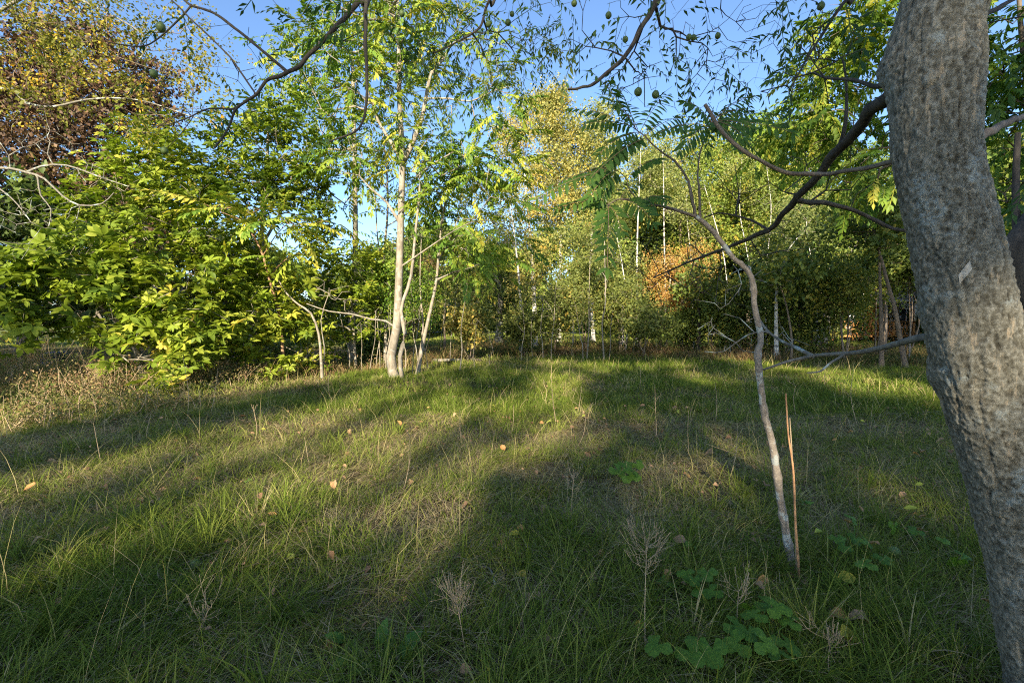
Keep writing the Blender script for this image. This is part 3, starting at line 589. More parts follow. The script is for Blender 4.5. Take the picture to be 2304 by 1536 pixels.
    limb("branch", np.vstack([[(1.75, 1.55, 4.0), (2.2, 2.0, 4.4)], PP([(1960, -60, 2.6), (1905, 0, 2.6), (1855, 70, 2.6), (1800, 160, 2.6), (1775, 210, 2.6)])]), .03, .003, [((1780, 100, 2.7), (.3, .3, .2)), ((1830, 30, 2.7), (.25, .25, .15))], 30, M['b_dark'], 13, .5, .24, rtip=.0017)
    # green walnuts in their husks
    ico = []; 
    for a in range(9):
        th = math.pi * a / 8
        for b_ in range(12): ico.append((math.sin(th) * math.cos(b_ * math.pi / 6), math.sin(th) * math.sin(b_ * math.pi / 6), math.cos(th) * 1.1))
    ico = np.array(ico); Fi = np.array([(a * 12 + b_, a * 12 + 12 + b_, a * 12 + 12 + (b_ + 1) % 12, a * 12 + (b_ + 1) % 12) for a in range(8) for b_ in range(12)])
    nm = plain_mat("walnut_husk", (.10, .15, .035), .6, .35, 60)
    for (px, py, d, r) in ((362, 62, 3.3, .030), (346, 166, 3.35, .026), (370, 339, 3.4, .024), (904, 31, 3.6, .022), (1099, 55, 3.8, .024), (1143, 51, 3.8, .024), (1152, 32, 3.8, .02), (1292, 8, 3.2, .02), (1369, 35, 3.3, .022), (1436, 207, 3.3, .028), (1475, 213, 3.3, .026), (1407, 89, 3.3, .02), (1550, 84, 3.3, .02), (1560, 85, 3.35, .02), (1615, 81, 3.3, .02), (1847, 14, 2.6, .02)):
        gg = Geo(); gg.add(P(px, py, d) + ico * r * (1 + .04 * np.sin(ico[:, :1] * 9 + px)), Fi); tube(gg, P(px, py, d) + np.array([(0, 0, r * .9), (.004, .003, r + .03), (.012, .01, r + .075)]), .0016, 5); gg.build("walnut", nm, root, base, True)
    return root
walnut()

# ---------------------------------------------------------------- the curved sapling in the right foreground
def frond_along(g, gl, p0, p1, rng, pairs=10, ll=.085, w=.22, arch=.05, v=.4, r=.0022):
    p0 = np.asarray(p0); p1 = np.asarray(p1); L = np.linalg.norm(p1 - p0); t = np.linspace(0, 1, 12)[:, None]
    Q = p0 + (p1 - p0) * t + np.array([0, 0, arch]) * 4 * t * (1 - t); tube(g, Q, np.linspace(r, r * .4, 12), 4)
    pr = leaf_proto(w, .12, .18, 2); T = []; Y = []; N = []; S = []
    ax = norm(p1 - p0); s0 = norm(np.cross(ax, [0, 0, 1.])); ro = rng.uniform(.35, 1.0) * (1 if s0[1] < 0 else -1); sd = s0 * math.cos(ro) + np.cross(ax, s0) * math.sin(ro); nup = np.cross(sd, ax); nup = nup if nup[2] > 0 else -nup
    
    for i in range(pairs):
        tt = .14 + .86 * i / (pairs - 1); q = p0 + (p1 - p0) * tt + np.array([0, 0, arch]) * 4 * tt * (1 - tt)
        for s in (-1, 1):
            if rng.random() < .06: continue
            a = R(68 - 22 * tt) + rng.normal(0, .1); T.append(q); Y.append(ax * math.cos(a) + sd * s * math.sin(a) + [0, 0, -.25 - .3 * rng.random()]); N.append(nup + rng.normal(0, .2, 3)); S.append(ll * (1.05 - .55 * abs(tt - .45)) * rng.uniform(.9, 1.12))
    T.append(p1); Y.append(ax + [0, 0, -.3]); N.append((0, 0, 1.)); S.append(ll * .8)
    scatter(gl, pr[0], pr[1], frames(np.array(Y), np.array(N)), np.array(T), np.array(S), np.clip(v + rng.normal(0, .08, len(T)), 0, 1))
def front_sapling():
    rng = np.random.default_rng(81); d = 2.7
    S = [([(1790, 1312, d), (1778, 1250, d), (1757, 1130, d), (1738, 1000, d), (1722, 940, d), (1713, 880, d), (1705, 800, d), (1712, 760, d), (1698, 690, d), (1695, 640, d), (1680, 605, d), (1650, 580, d), (1620, 540, d), (1590, 505, d), (1565, 487, d)], .030, .016),
         ([(1565, 487, d), (1520, 472, d), (1475, 462, d), (1430, 452, d), (1395, 448, d), (1365, 462, d)], .012, .004),
         ([(1565, 487, d), (1556, 440, d), (1545, 400, d + .05), (1520, 365, d + .1), (1480, 335, d + .1), (1452, 308, d + .1), (1430, 290, d + .1)], .011, .004),
         ([(1575, 492, d), (1573, 430, d), (1570, 390, d + .05), (1575, 345, d + .1), (1590, 300, d + .1), (1600, 275, d + .1)], .009, .003),
         ([(1440, 455, d), (1415, 425, d), (1408, 400, d), (1385, 380, d)], .004, .002)]
    g = Geo(); base = P(1790, 1312, d); base[2] = float(gh(base[0], base[1]))
    root = thing("young_tree", "slender crooked sapling with feathery leaves rising beside two dry orange stalks", "tree", base)
    for i, (p, r0, r1) in enumerate(S):
        q = smooth_path(PP(p), .03); n = len(q); r = np.linspace(r0, r1, n) * (1 + .06 * np.sin(np.arange(n) * .9) * rng.random(n)); q = q + rng.normal(0, .0012, (n, 3)); r *= .8
        if i == 0: r[:3] *= (1.2, 1.12, 1.05)
        for kk in rng.integers(3, max(5, n - 3), 9 if i == 0 else 2): r[kk - 1:kk + 2] *= (1.08, 1.2, 1.08)
        tube(g, q, r, 14, .5, .05, i)
        if i == 0: g.build("trunk", bark_mat("sapling_bark", (.16, .13, .10), (.37, .31, .24), 40, 1.2, None, .6, (.40, .41, .36)), root, base, True); g = Geo()
    g.build("branches", M['b_brown'], root, base, True)
    fr = [((1430, 290), (1385, 190), 9, -.25), ((1430, 290), (1318, 280), 8, -.1), ((1432, 292), (1290, 245), 6, .1), ((1440, 298), (1500, 215), 8, .2), ((1440, 298), (1350, 345), 9, -.2), ((1435, 292), (1395, 232), 7, .35), ((1450, 306), (1550, 262), 9, .25), ((1455, 310), (1330, 400), 9, -.35),
          ((1600, 275), (1700, 215), 9, .3), ((1600, 275), (1540, 230), 8, -.1), ((1598, 278), (1690, 290), 9, -.3), ((1596, 285), (1480, 300), 9, -.3), ((1600, 276), (1660, 330), 8, -.4), ((1598, 285), (1530, 340), 9, -.35), ((1596, 280), (1700, 340), 8, .1), ((1600, 275), (1760, 260), 10, .4),
          ((1385, 380), (1240, 420), 10, -.1), ((1385, 382), (1300, 395), 9, .3), ((1388, 384), (1330, 440), 8, -.4), ((1410, 405), (1480, 360), 8, -.2),
          ((1368, 460), (1310, 455), 7, -.1), ((1368, 462), (1400, 520), 8, -.4), ((1370, 462), (1350, 530), 8, -.5), ((1400, 450), (1470, 500), 8, -.45), ((1440, 455), (1500, 450), 7, -.3), ((1395, 450), (1440, 410), 7, .2)]
    g = Geo(); gl = Geo()
    for (a, b, n, dz) in fr + [((a[0], a[1]), (b[0] + rng.normal() * 55, b[1] + 25 + rng.normal() * 35), n - 1, dz + rng.normal() * .3) for a, b, n, dz in fr[::2]]:
        frond_along(g, gl, P(a[0], a[1], d + .08), P(b[0], b[1], d + .08 + dz * .9), rng, n + 3, .078, .14, .03, .18)
    cr = gl.build("crown", M['ailanthus'], root, base); g.build("leaf_stalks", M['b_red'], root, base)
front_sapling()

# ---------------------------------------------------------------- pale multi-stemmed tree in the middle of the clearing's edge
tree("ailanthus_tree", "tall pale multi-stemmed tree with feathery leaves standing at the centre-left edge of the grass",
     [([(888, 852, 11.8), (880, 800, 11.8), (892, 740, 11.8), (897, 650, 11.8), (901, 520, 11.8), (905, 360, 11.8), (899, 230, 11.9), (897, 100, 12), (893, -80, 12.2)], .125, .035),
      ([(905, 852, 11.6), (900, 800, 11.5), (912, 750, 11.5), (902, 700, 11.6), (925, 620, 11.7), (935, 520, 11.7), (945, 420, 11.8), (940, 340, 11.9)], .065, .02),
      ([(905, 365, 11.8), (925, 330, 11.8), (948, 270, 11.8), (958, 225, 11.8), (970, 165, 11.9), (1000, 130, 12), (1030, 60, 12)], .075, .02),
      ([(905, 365, 11.8), (880, 320, 11.9), (850, 270, 12), (838, 230, 12)], .05, .03),
      ([(898, 500, 11.8), (870, 455, 11.8), (835, 425, 11.7), (808, 395, 11.7)], .045, .015),
      ([(893, 740, 11.8), (868, 722, 11.7), (835, 718, 11.5), (790, 706, 11.4), (740, 700, 11.3), (690, 683, 11.2)], .03, .012),
      ([(960, 222, 11.8), (1010, 222, 11.7), (1060, 228, 11.6), (1110, 205, 11.5), (1150, 195, 11.5)], .03, .01),
      ([(902, 600, 11.8), (960, 560, 11.5), (1020, 520, 11.2), (1060, 500, 11.0)], .025, .01)],
     [((830, 120, 12), (1.1, 1.2, 1.2)), ((750, 60, 12), (1.0, 1, .9)), ((960, 60, 12.2), (1.3, 1.2, 1.1)), ((1060, 120, 11.8), (1.2, 1.1, 1.0)), ((800, 270, 12), (1, 1, 1)), ((720, 230, 12), (.9, .9, .8)), ((870, 200, 12), (.9, 1.2, 1.2)), ((1120, 190, 11.6), (.9, .9, .6)),
      ((1000, 300, 11.6), (1.3, 1.2, 1.0)), ((1090, 380, 11.3), (1.0, 1, .9)), ((1120, 460, 11.2), (.7, .8, .6)), ((960, 420, 11.8), (.9, 1, .8)), ((780, 370, 12), (.9, .9, .6)), ((1080, 560, 10.9), (1.0, .9, .5)), ((1130, 300, 11.4), (.9, .9, .8)), ((1150, 540, 11), (.6, .6, .5)), ((1180, 380, 11.2), (.5, .6, .5)), ((920, 130, 12), (1, 1, 1)), ((880, -60, 12), (2, 1.5, 1.2))],
     370, 'frond', M['ailanthus'], M['b_pale'], 3, .62, 1, vmean=.62, rtip=.011, seg=.4, spread=.14, droop=.1, sides=10, bare=.05)
tree("ailanthus_tree", "slim pale leaning tree just right of the multi-stemmed tree",
     [([(938, 820, 12.8), (952, 770, 12.8), (968, 700, 12.8), (982, 630, 12.8), (990, 540, 12.8), (1005, 440, 12.8), (1030, 380, 12.8), (1040, 300, 12.8)], .065, .012), ([(985, 590, 12.8), (1010, 540, 12.8), (1040, 470, 12.8)], .03, .01), ([(940, 822, 12.9), (952, 740, 12.9), (945, 640, 12.9), (948, 540, 12.9)], .035, .012)],
     [((1020, 400, 12.8), (1.3, 1.1, .9)), ((1060, 520, 12.5), (1.0, .9, .6)), ((980, 480, 13), (.7, .8, .7)), ((1080, 600, 12.5), (.9, .7, .4))], 110, 'frond', M['ailanthus'], M['b_pale'], 3, .62, 2, vmean=.5, bare=.1, rtip=.01)
tree("pale_tree", "straight cream-barked trunk behind the left saplings, crown of narrow leaves against the sky",
     [([(790, 790, 15.5), (792, 700, 15.5), (799, 600, 15.5), (799, 450, 15.5), (797, 300, 15.5), (793, 120, 15.5)], .13, .05)],
     [((740, 150, 15.5), (1.4, 1.3, 1.3)), ((800, 60, 15.5), (1.6, 1.3, 1.1)), ((700, 330, 15.5), (1.1, 1, .8)), ((830, 330, 15.5), (1.0, 1, 1)), ((740, 450, 15.5), (.9, .9, .5)), ((690, 230, 15.5), (1.1, 1, .9)), ((660, 130, 15.5), (.9, .9, .7)), ((770, 560, 15), (1.1, 1, .7)), ((720, 380, 15.5), (.9, .9, .7))], 260, 'frond_far', M['ailanthus'], M['b_pale'], 3, .62, 3, vmean=.62, rtip=.012, bare=.1)
tree("pale_tree", "thin forked pale tree between the cream trunk and the multi-stemmed tree",
     [([(866, 800, 14.5), (868, 700, 14.5), (862, 600, 14.5), (872, 480, 14.5), (870, 380, 14.5), (860, 300, 14.5)], .06, .02), ([(868, 620, 14.5), (850, 540, 14.5), (845, 450, 14.5)], .03, .015)],
     [((850, 400, 14.5), (1.0, 1, .9)), ((880, 560, 14.5), (.8, .8, .7)), ((840, 300, 14.5), (.9, .9, .7)), ((900, 450, 14.5), (.9, .9, .8)), ((960, 350, 14.5), (.9, .9, .8)), ((930, 560, 14.5), (.9, .9, .6))], 130, 'frond_far', M['ailanthus'], M['b_pale'], 2, .55, 4, vmean=.6, bare=.15)
tree("ailanthus_sapling", "slender sapling with drooping yellow-green fronds and a reddish stem, left edge of the grass",
     [([(640, 846, 11.9), (636, 790, 11.9), (630, 720, 11.9), (622, 680, 11.8), (605, 625, 11.7), (592, 575, 11.6), (570, 530, 11.5), (545, 495, 11.4)], .045, .02), ([(605, 625, 11.7), (625, 600, 11.6), (650, 578, 11.6)], .015, .01), ([(592, 575, 11.6), (620, 530, 11.6), (650, 500, 11.6)], .015, .01)],
     [((520, 470, 11.3), (.8, .6, .25)), ((600, 500, 11.3), (.9, .6, .25)), ((680, 500, 11.5), (.7, .6, .2)), ((640, 575, 11.4), (.4, .4, .15))], 34, 'frond', M['ailanthus'], M['b_red'], 2, .85, 5, vmean=.78, droop=.12, bare=.05, cat='sapling', spread=.08)
tree("bare_sapling", "bent pale sapling with bare tangled twigs in front of the leafy bush",
     [([(725, 853, 11.7), (722, 800, 11.7), (717, 750, 11.7), (700, 705, 11.6), (672, 685, 11.6), (645, 660, 11.6), (622, 620, 11.6)], .04, .015), ([(726, 852, 11.8), (730, 780, 11.8), (722, 720, 11.8), (740, 660, 11.8)], .02, .01)],
     [((760, 660, 11.7), (.6, .3, .3)), ((800, 700, 11.7), (.6, .3, .12)), ((720, 640, 11.7), (.3, .3, .3))], 36, None, None, M['b_pale'], 0, 0, 6, cat='sapling', rtip=.008)

# ---------------------------------------------------------------- left side: broad-leaved bushes, copper tree, birch
tree("broadleaf_bush", "near broad-leaved bush with large glossy leaves at the left edge",
     [([(330, 850, 10.6), (300, 770, 10.5), (240, 700, 10.2), (170, 640, 9.8)], .09, .03), ([(345, 850, 10.7), (350, 760, 10.8), (372, 700, 10.8), (395, 640, 10.8)], .07, .03)],
     [((60, 640, 9.5), (1.1, .9, .7)), ((150, 600, 9.6), (1.1, .9, .6)), ((250, 690, 9.8), (1.2, .9, .6)), ((110, 700, 9.3), (.9, .8, .45)), ((350, 640, 10.2), (1.3, .9, .8)), ((240, 560, 10.3), (1.2, .9, .5)), ((420, 730, 10), (1, .8, .6)), ((300, 790, 9.6), (.8, .6, .4)), ((430, 820, 9.6), (.7, .5, .3)), ((350, 865, 8.8), (.5, .4, .22)), ((30, 720, 9.2), (.6, .6, .4))],
     380, 'whorl_near', M['magnolia'], M['b_pale'], 6, .215, 7, cat='bush', rtip=.006, spread=.13, droop=.05, vmean=.5, seg=.3, gap=.33)
tree("broadleaf_tree", "bright green broad-leaved tree rising behind the near bush on the left",
     [([(372, 800, 12.2), (365, 700, 12.2), (330, 560, 12.4), (325, 420, 12.5), (340, 330, 12.5)], .11, .03), ([(368, 720, 12.2), (430, 620, 12), (480, 520, 11.9)], .05, .02)],
     [((330, 330, 12.6), (1.2, 1, .8)), ((380, 380, 12.3), (1.2, 1, .7)), ((300, 430, 12.0), (1.4, 1.1, .8)), ((420, 450, 12.0), (1.4, 1.1, .8)), ((230, 500, 12.0), (1.2, 1, .7)), ((360, 530, 11.6), (1.6, 1, .7)), ((480, 540, 11.6), (1.2, 1, .7)), ((190, 560, 11.6), (1, .8, .5)), ((290, 390, 12.8), (.9, .8, .7))],
     420, 'whorl', M['magnolia'], M['b_pale'], 6, .20, 8, gap=.36, rtip=.007, spread=.17, droop=.05, vmean=.47, seg=.35)
tree("broadleaf_tree", "dense green tree whose rounded top stands out against the sky left of centre",
     [([(560, 800, 14), (575, 680, 14), (590, 520, 14), (600, 380, 14), (605, 260, 14)], .12, .03), ([(585, 560, 14), (640, 460, 14), (660, 380, 14)], .05, .02)],
     [((600, 270, 14), (1.1, 1, .7)), ((560, 310, 14), (1.2, 1, .8)), ((650, 320, 14), (1.2, 1, .7)), ((530, 380, 13.8), (1.2, 1, .8)), ((620, 400, 14), (1.4, 1.1, .7)), ((690, 400, 14), (1.0, 1, .6)), ((560, 460, 13.6), (1.4, 1, .7)), ((700, 480, 13.8), (1, .9, .6)), ((480, 300, 14.2), (.5, .6, .5)), ((640, 215, 14), (.5, .5, .35))],
     380, 'whorl', M['magnolia'], M['b_pale'], 6, .20, 9, gap=.38, rtip=.007, spread=.17, vmean=.33, seg=.4)
tree("broadleaf_bush", "sunlit yellow-green bush filling the space behind the two pale saplings",
     [([(560, 860, 11.9), (570, 790, 12), (600, 720, 12)], .06, .025), ([(555, 860, 11.9), (520, 780, 11.8), (500, 700, 11.7)], .05, .02)],
     [((520, 620, 11.8), (1.4, .9, .7)), ((600, 690, 11.9), (1.2, .8, .7)), ((480, 700, 11.2), (1.2, .8, .7)), ((560, 770, 11.5), (1.1, .7, .5)), ((640, 640, 12.4), (1.1, .8, .6)), ((660, 740, 12.2), (.9, .7, .7)), ((470, 800, 10.9), (.8, .6, .4)), ((600, 830, 11.2), (.6, .5, .25)), ((700, 800, 12.2), (.6, .5, .3))],
     330, 'whorl', M['magnolia'], M['b_pale'], 5, .22, 10, gap=.36, cat='bush', rtip=.006, spread=.15, vmean=.62, seg=.3, droop=.05)
tree("broadleaf_bush", "small bright green bush between the bent sapling and the multi-stemmed tree",
     [([(800, 800, 13.8), (795, 730, 13.8), (790, 660, 13.8)], .05, .02)],
     [((770, 600, 13.8), (1.2, .8, .5)), ((820, 650, 13.8), (.9, .8, .7)), ((740, 680, 13.8), (1.1, .8, .7)), ((850, 620, 14.2), (.7, .8, .6)), ((800, 720, 13.8), (1, .7, .5)), ((720, 540, 14), (.7, .7, .4)), ((730,770,13.5),(.8,.6,.5))],
     220, 'whorl', M['magnolia'], M['b_pale'], 5, .22, 11, gap=.38, cat='bush', rtip=.006, spread=.16, vmean=.55, seg=.35, droop=.05)
tree("copper_beech", "dark coppery brown tree towering behind the left bushes",
     [([(60, 800, 19), (70, 600, 19), (100, 400, 19), (150, 250, 19), (180, 160, 19)], .35, .08), ([(80, 500, 19), (200, 380, 19), (260, 300, 19)], .12, .04)],
     [((120, 180, 19), (3, 2.5, 2)), ((220, 190, 19), (2.5, 2.2, 1.8)), ((290, 240, 19), (1.6, 1.6, 1.3)), ((60, 300, 18), (3, 2.2, 2)), ((200, 330, 18.5), (2.6, 2, 1.8)), ((60, 440, 17.5), (2.5, 2, 1.8)), ((190, 440, 18), (2.4, 2, 1.5)), ((-80, 250, 18), (3, 2.5, 3)), ((320, 180, 19), (1.6, 1.4, 1.2)), ((150, 90, 19), (2.2, 1.6, 1.2)), ((20, 150, 18), (2, 1.6, 1.4)), ((30, 560, 17), (2.2, 1.5, 1.5)), ((150, 590, 17), (2.2, 1.5, 1.2)), ((270, 520, 18), (2, 1.5, 1.2)), ((60, 670, 16), (1.8, 1.2, .9))],
     620, 'spray', M['copper'], M['b_dark'], 8, .5, 12, rtip=.012, spread=.38, vmean=.42, seg=.7)
tree("silver_birch", "yellowing birch with thin hanging twigs in the upper left corner",
     [([(-190, 840, 8.2), (-180, 600, 8.2), (-150, 300, 8.2), (-60, 60, 8.2), (40, -120, 8.2)], .16, .06), ([(-160, 330, 8.2), (0, 200, 8.1), (60, 232, 8.0), (120, 240, 7.9), (190, 225, 7.8), (260, 221, 7.8), (330, 229, 7.8), (410, 255, 7.8), (500, 285, 7.8)], 0.03, .005), ([(-60, 60, 8.2), (100, -20, 8.1), (240, 30, 8.0), (330, 90, 8.0), (300, 155, 8)], .03, .008)],
     [((40, 60, 8.2), (1.1, .9, .7)), ((150, 40, 8.1), (1, .8, .6)), ((110, 130, 8), (1, .8, .5)), ((230, 110, 8), (.9, .7, .5)), ((300, 40, 8), (.9, .7, .5)), ((340, 180, 7.9), (.8, .6, .4)), ((60, 200, 7.9), (.9, .7, .4)), ((430, 110, 7.9), (.5, .5, .3)), ((450, 230, 7.9), (.6, .5, .25)), ((240, 190, 7.8), (.7, .5, .3)), ((160, -60, 8.1), (2, 1, .6)), ((380, 60, 8), (.7, .6, .5)), ((330, 260, 7.9), (.7, .6, .3)), ((480, 170, 7.9), (.4, .4, .3)), ((150, 250, 7.8), (.8, .6, .3))],
     210, 'spray_fine', M['birch_near'], M['b_lichen'], 4, .26, 13, rtip=.0035, spread=.16, droop=.7, vmean=.5, vsd=.22, seg=.22, twig_mat=M['b_brown'], bare=.1)
tree("dead_tree", "bare pale branches crusted with lichen reaching in from the left edge",
     [([(-260, 820, 7), (-200, 560, 7), (-100, 400, 7), (0, 378, 7), (60, 388, 7), (100, 402, 7), (140, 440, 7), (180, 462, 7), (230, 458, 7), (256, 434, 7)], .05, .007), ([(60, 388, 7), (95, 374, 7), (150, 372, 7), (230, 400, 7), (290, 420, 7)], .018, .006), ([(-60, 400, 7), (0, 425, 7), (40, 460, 7), (70, 500, 7)], .016, .006), ([(85, 400, 7), (92, 440, 7), (115, 470, 7), (110, 510, 7)], .014, .005)],
     [((60, 500, 7), (.5, .3, .25)), ((150, 480, 7), (.4, .3, .2)), ((30, 450, 7), (.5, .3, .3)), ((200, 390, 7), (.4, .3, .2)), ((60, 300, 7), (.5, .3, .4)), ((20, 560, 7), (.4, .3, .2)), ((150, 330, 7), (.4, .3, .2))], 190, None, None, M['b_lichen'], 0, 0, 14, rtip=.0032, seg=.2)
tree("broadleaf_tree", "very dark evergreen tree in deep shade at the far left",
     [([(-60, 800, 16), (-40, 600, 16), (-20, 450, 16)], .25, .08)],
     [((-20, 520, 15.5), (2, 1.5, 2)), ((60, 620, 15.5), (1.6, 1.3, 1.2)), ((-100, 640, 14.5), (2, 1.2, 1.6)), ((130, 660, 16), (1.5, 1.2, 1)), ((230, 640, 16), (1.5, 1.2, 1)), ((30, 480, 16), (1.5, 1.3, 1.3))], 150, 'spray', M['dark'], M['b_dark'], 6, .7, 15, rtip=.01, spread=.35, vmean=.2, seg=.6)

# ---------------------------------------------------------------- centre and right background
def birch(label, stem, lobes, n, mat, seed, size=.62, k=5, r=.14, vm=.5, spread=.3):
    return tree("silver_birch", label, [(stem, r, r * .1)], lobes, n, 'spray_fine', M[mat], M['b_birch'], k, size, seed, "birches beyond the clearing", 'tree', .55, .006, spread, .45, vm, .22, .25, 8, twig_mat=M['b_pale'], bare=.08)
birch("golden birch with a bright white upper stem, centre of the far trees", [(1205, 762, 24), (1200, 640, 24), (1192, 520, 24), (1184, 430, 24), (1178, 340, 24), (1172, 250, 24)],
      [((1170, 260, 24), (1.0, 1, .9)), ((1160, 330, 24), (1.2, 1.1, 1)), ((1200, 400, 24.5), (1.0, 1, 1)), ((1170, 480, 23.5), (1.1, 1, 1)), ((1200, 560, 23.5), (1.1, .9, 1)), ((1140, 540, 24), (.9, .9, .9)), ((1180, 640, 23.5), (.9, .8, .6)), ((1130,300,24),(.7,.8,.5))], 230, 'birch_gold', 20, .55, 5, .15, .55)
birch("tallest pale yellow birch at the centre of the skyline", [(1258, 755, 30), (1262, 600, 30), (1258, 450, 30), (1250, 330, 30), (1248, 215, 30)],
      [((1248, 225, 30), (1.0, 1.1, 1.0)), ((1235, 280, 30), (1.5, 1.4, 1.1)), ((1265, 320, 30), (1.4, 1.3, 1.2)), ((1240, 380, 30), (1.7, 1.4, 1.2)), ((1275, 420, 29.5), (1.4, 1.2, 1.2)), ((1245, 480, 29.5), (1.6, 1.4, 1.2)), ((1230, 240, 30), (.8, 1, .8))], 330, 'birch_gold', 21, .72, 6, .16, .38)
birch("pale olive birch with an airy crown right of the skyline centre", [(1335, 755, 31), (1330, 600, 31), (1335, 450, 31), (1345, 330, 31), (1350, 250, 31)],
      [((1350, 262, 31), (.8, 1, .8)), ((1340, 320, 31), (1.3, 1.3, 1.1)), ((1320, 370, 31), (1.5, 1.4, 1.2)), ((1355, 400, 31), (1.2, 1.2, 1.2)), ((1330, 460, 30.5), (1.5, 1.3, 1.2)), ((1300, 290, 31), (.6, .8, .6)), ((1375, 330, 31), (.6, .8, .8))], 280, 'birch_olive', 22, .72, 6, .15, .6)
birch("olive birch with fine twigs low between the golden birch and the green canopy", [(1400, 760, 26), (1402, 640, 26), (1395, 540, 26), (1385, 450, 26)],
      [((1390, 470, 26), (1.3, 1.1, 1.1)), ((1340, 530, 25.5), (1.4, 1.1, 1)), ((1400, 580, 25.5), (1.4, 1.1, 1)), ((1330, 600, 25), (1.2, 1, .9)), ((1280, 540, 25), (1.1, 1, 1))], 160, 'birch_olive', 23, .65, 5, .13, .3)
birch("leaning white birch stem left of the golden one, yellow leaves at mid height", [(1172, 790, 20), (1172, 700, 20), (1165, 600, 20), (1150, 470, 20), (1135, 400, 20)],
      [((1120, 420, 20.5), (1, .9, .8)), ((1080, 480, 20.5), (1.1, .9, .9)), ((1130, 520, 20.5), (.9, .8, .8)), ((1040, 430, 21), (1.0, .9, .8)), ((1000, 530, 21), (1, .9, .8))], 120, 'birch_olive', 24, .55, 4, .08, .45)
birch("slim white birch rising through the green canopy", [(1432, 790, 23), (1433, 600, 23), (1435, 500, 23), (1440, 380, 23), (1442, 320, 23)], [((1440, 380, 23.5), (1, .9, .8)), ((1430, 460, 23.5), (.9, .9, .7)), ((1450, 330, 23.5), (.6, .6, .5))], 90, 'birch_olive', 25, .5, 4, .08, .4)
birch("twin-topped white birch in front of the orange shrub", [(1500, 790, 22.5), (1497, 640, 22.5), (1494, 520, 22.5), (1493, 400, 22.5), (1490, 330, 22.5)], [((1495, 400, 23), (.9, .9, .7)), ((1520, 470, 23), (.7, .9, .6)), ((1490, 345, 23), (.6, .6, .5))], 90, 'birch_olive', 26, .5, 4, .07, .35)
birch("spotted birch trunk behind the crooked sapling", [(1748, 800, 17), (1746, 720, 17), (1750, 640, 17), (1775, 560, 17.2), (1810, 520, 17.4)], [((1800, 500, 17.5), (1.2, 1, .8)), ((1740, 560, 17.5), (1, 1, .7))], 50, 'birch_olive', 27, .55, 4, .09, .1)

for i_, (st_, lab_) in enumerate([([(1640, 790, 24), (1632, 600, 24), (1600, 470, 24), (1580, 400, 24), (1572, 350, 24)], "thin white stem leaning left in the right canopy"), ([(1690, 790, 25), (1685, 600, 25), (1665, 480, 25), (1668, 380, 25), (1672, 330, 25)], "thin white stem behind the slanting dark branch"),
        ([(1725, 790, 24), (1722, 640, 24), (1735, 480, 24), (1728, 400, 24), (1720, 340, 24)], "thin white stem right of the slanting dark branch's foot"), ([(1560, 790, 25), (1556, 600, 25), (1545, 480, 25), (1548, 400, 25)], "thin white stem rising behind the orange maple"),
        ([(1408, 790, 22), (1412, 700, 22), (1402, 610, 22), (1385, 520, 22), (1360, 440, 22)], "thin white stem leaning over the olive shrubs"), ([(1840, 790, 22), (1836, 640, 22), (1815, 520, 22), (1822, 420, 22)], "thin white stem between the slanting branch and big trunk"), ([(1290, 780, 25), (1286, 640, 25), (1270, 520, 25)], "short white stem right of the golden birch")]):
    e_ = st_[-1]; birch(lab_, st_, [((e_[0], e_[1] + 20, e_[2]), (1, .8, .8)), ((e_[0] + 25, e_[1] + 110, e_[2]), (1, .8, .8)), ((e_[0] - 20, e_[1] + 60, e_[2]), (.9, .7, .6))], 45, 'birch_olive' if i_ % 2 else 'canopy', 40 + i_, .5, 3, .045, .5, .25)

def canopy(label, base, lobes, n, seed, mat='canopy', vm=.6, size=.8, k=6, r=.16, name="broadleaf_tree", group="tall green trees beyond the clearing", spread=.38, bark='b_brown'):
    b = base; top = max(lobes, key=lambda l: -l[0][1])[0]
    st = [(b[0], b[1], b[2]), (b[0] + 4, (b[1] + 500) / 2 + 20, b[2]), ((b[0] + top[0]) / 2, (b[1] + top[1]) / 2 - 40, b[2]), (top[0], top[1] + 15, top[2])]
    return tree(name, label, [(st, r, r * .25)], lobes, n, 'spray_fine', M[mat], M[bark], k + 2, size * .98, seed, group, 'tree', .6, .011, spread, .3, vm, .24, .15, 6, gap=.36, twig_mat=M['b_pale'])
canopy("sunlit green tree whose domed crown rises just right of the sky gap", (1530, 780, 27), [((1530, 345, 28), (1.8, 1.6, 1.2)), ((1470, 380, 28), (1.6, 1.5, 1.2)), ((1590, 370, 28), (1.7, 1.5, 1.3)), ((1500, 440, 27), (2, 1.6, 1.3)), ((1580, 460, 27), (1.8, 1.5, 1.3)), ((1440, 470, 27), (1.4, 1.3, 1.1)), ((1560, 550, 26.5), (2, 1.4, 1.2))], 300, 30)
canopy("sunlit green tree behind the curved broken branch", (1680, 780, 27), [((1650, 320, 29), (1.8, 1.6, 1.3)), ((1710, 310, 29), (1.8, 1.5, 1.2)), ((1690, 390, 28), (2.2, 1.6, 1.4)), ((1640, 440, 27), (1.9, 1.5, 1.3)), ((1740, 460, 27), (1.9, 1.5, 1.3)), ((1690, 540, 26), (2, 1.4, 1.2))], 290, 31)
canopy("green tree behind the slanting dark branch", (1830, 780, 25), [((1790, 320, 27), (1.7, 1.5, 1.2)), ((1850, 340, 27), (1.7, 1.5, 1.3)), ((1820, 420, 26), (2, 1.6, 1.4)), ((1880, 480, 25), (1.7, 1.4, 1.2)), ((1800, 520, 24.5), (1.8, 1.3, 1.1))], 260, 32, vm=.5)
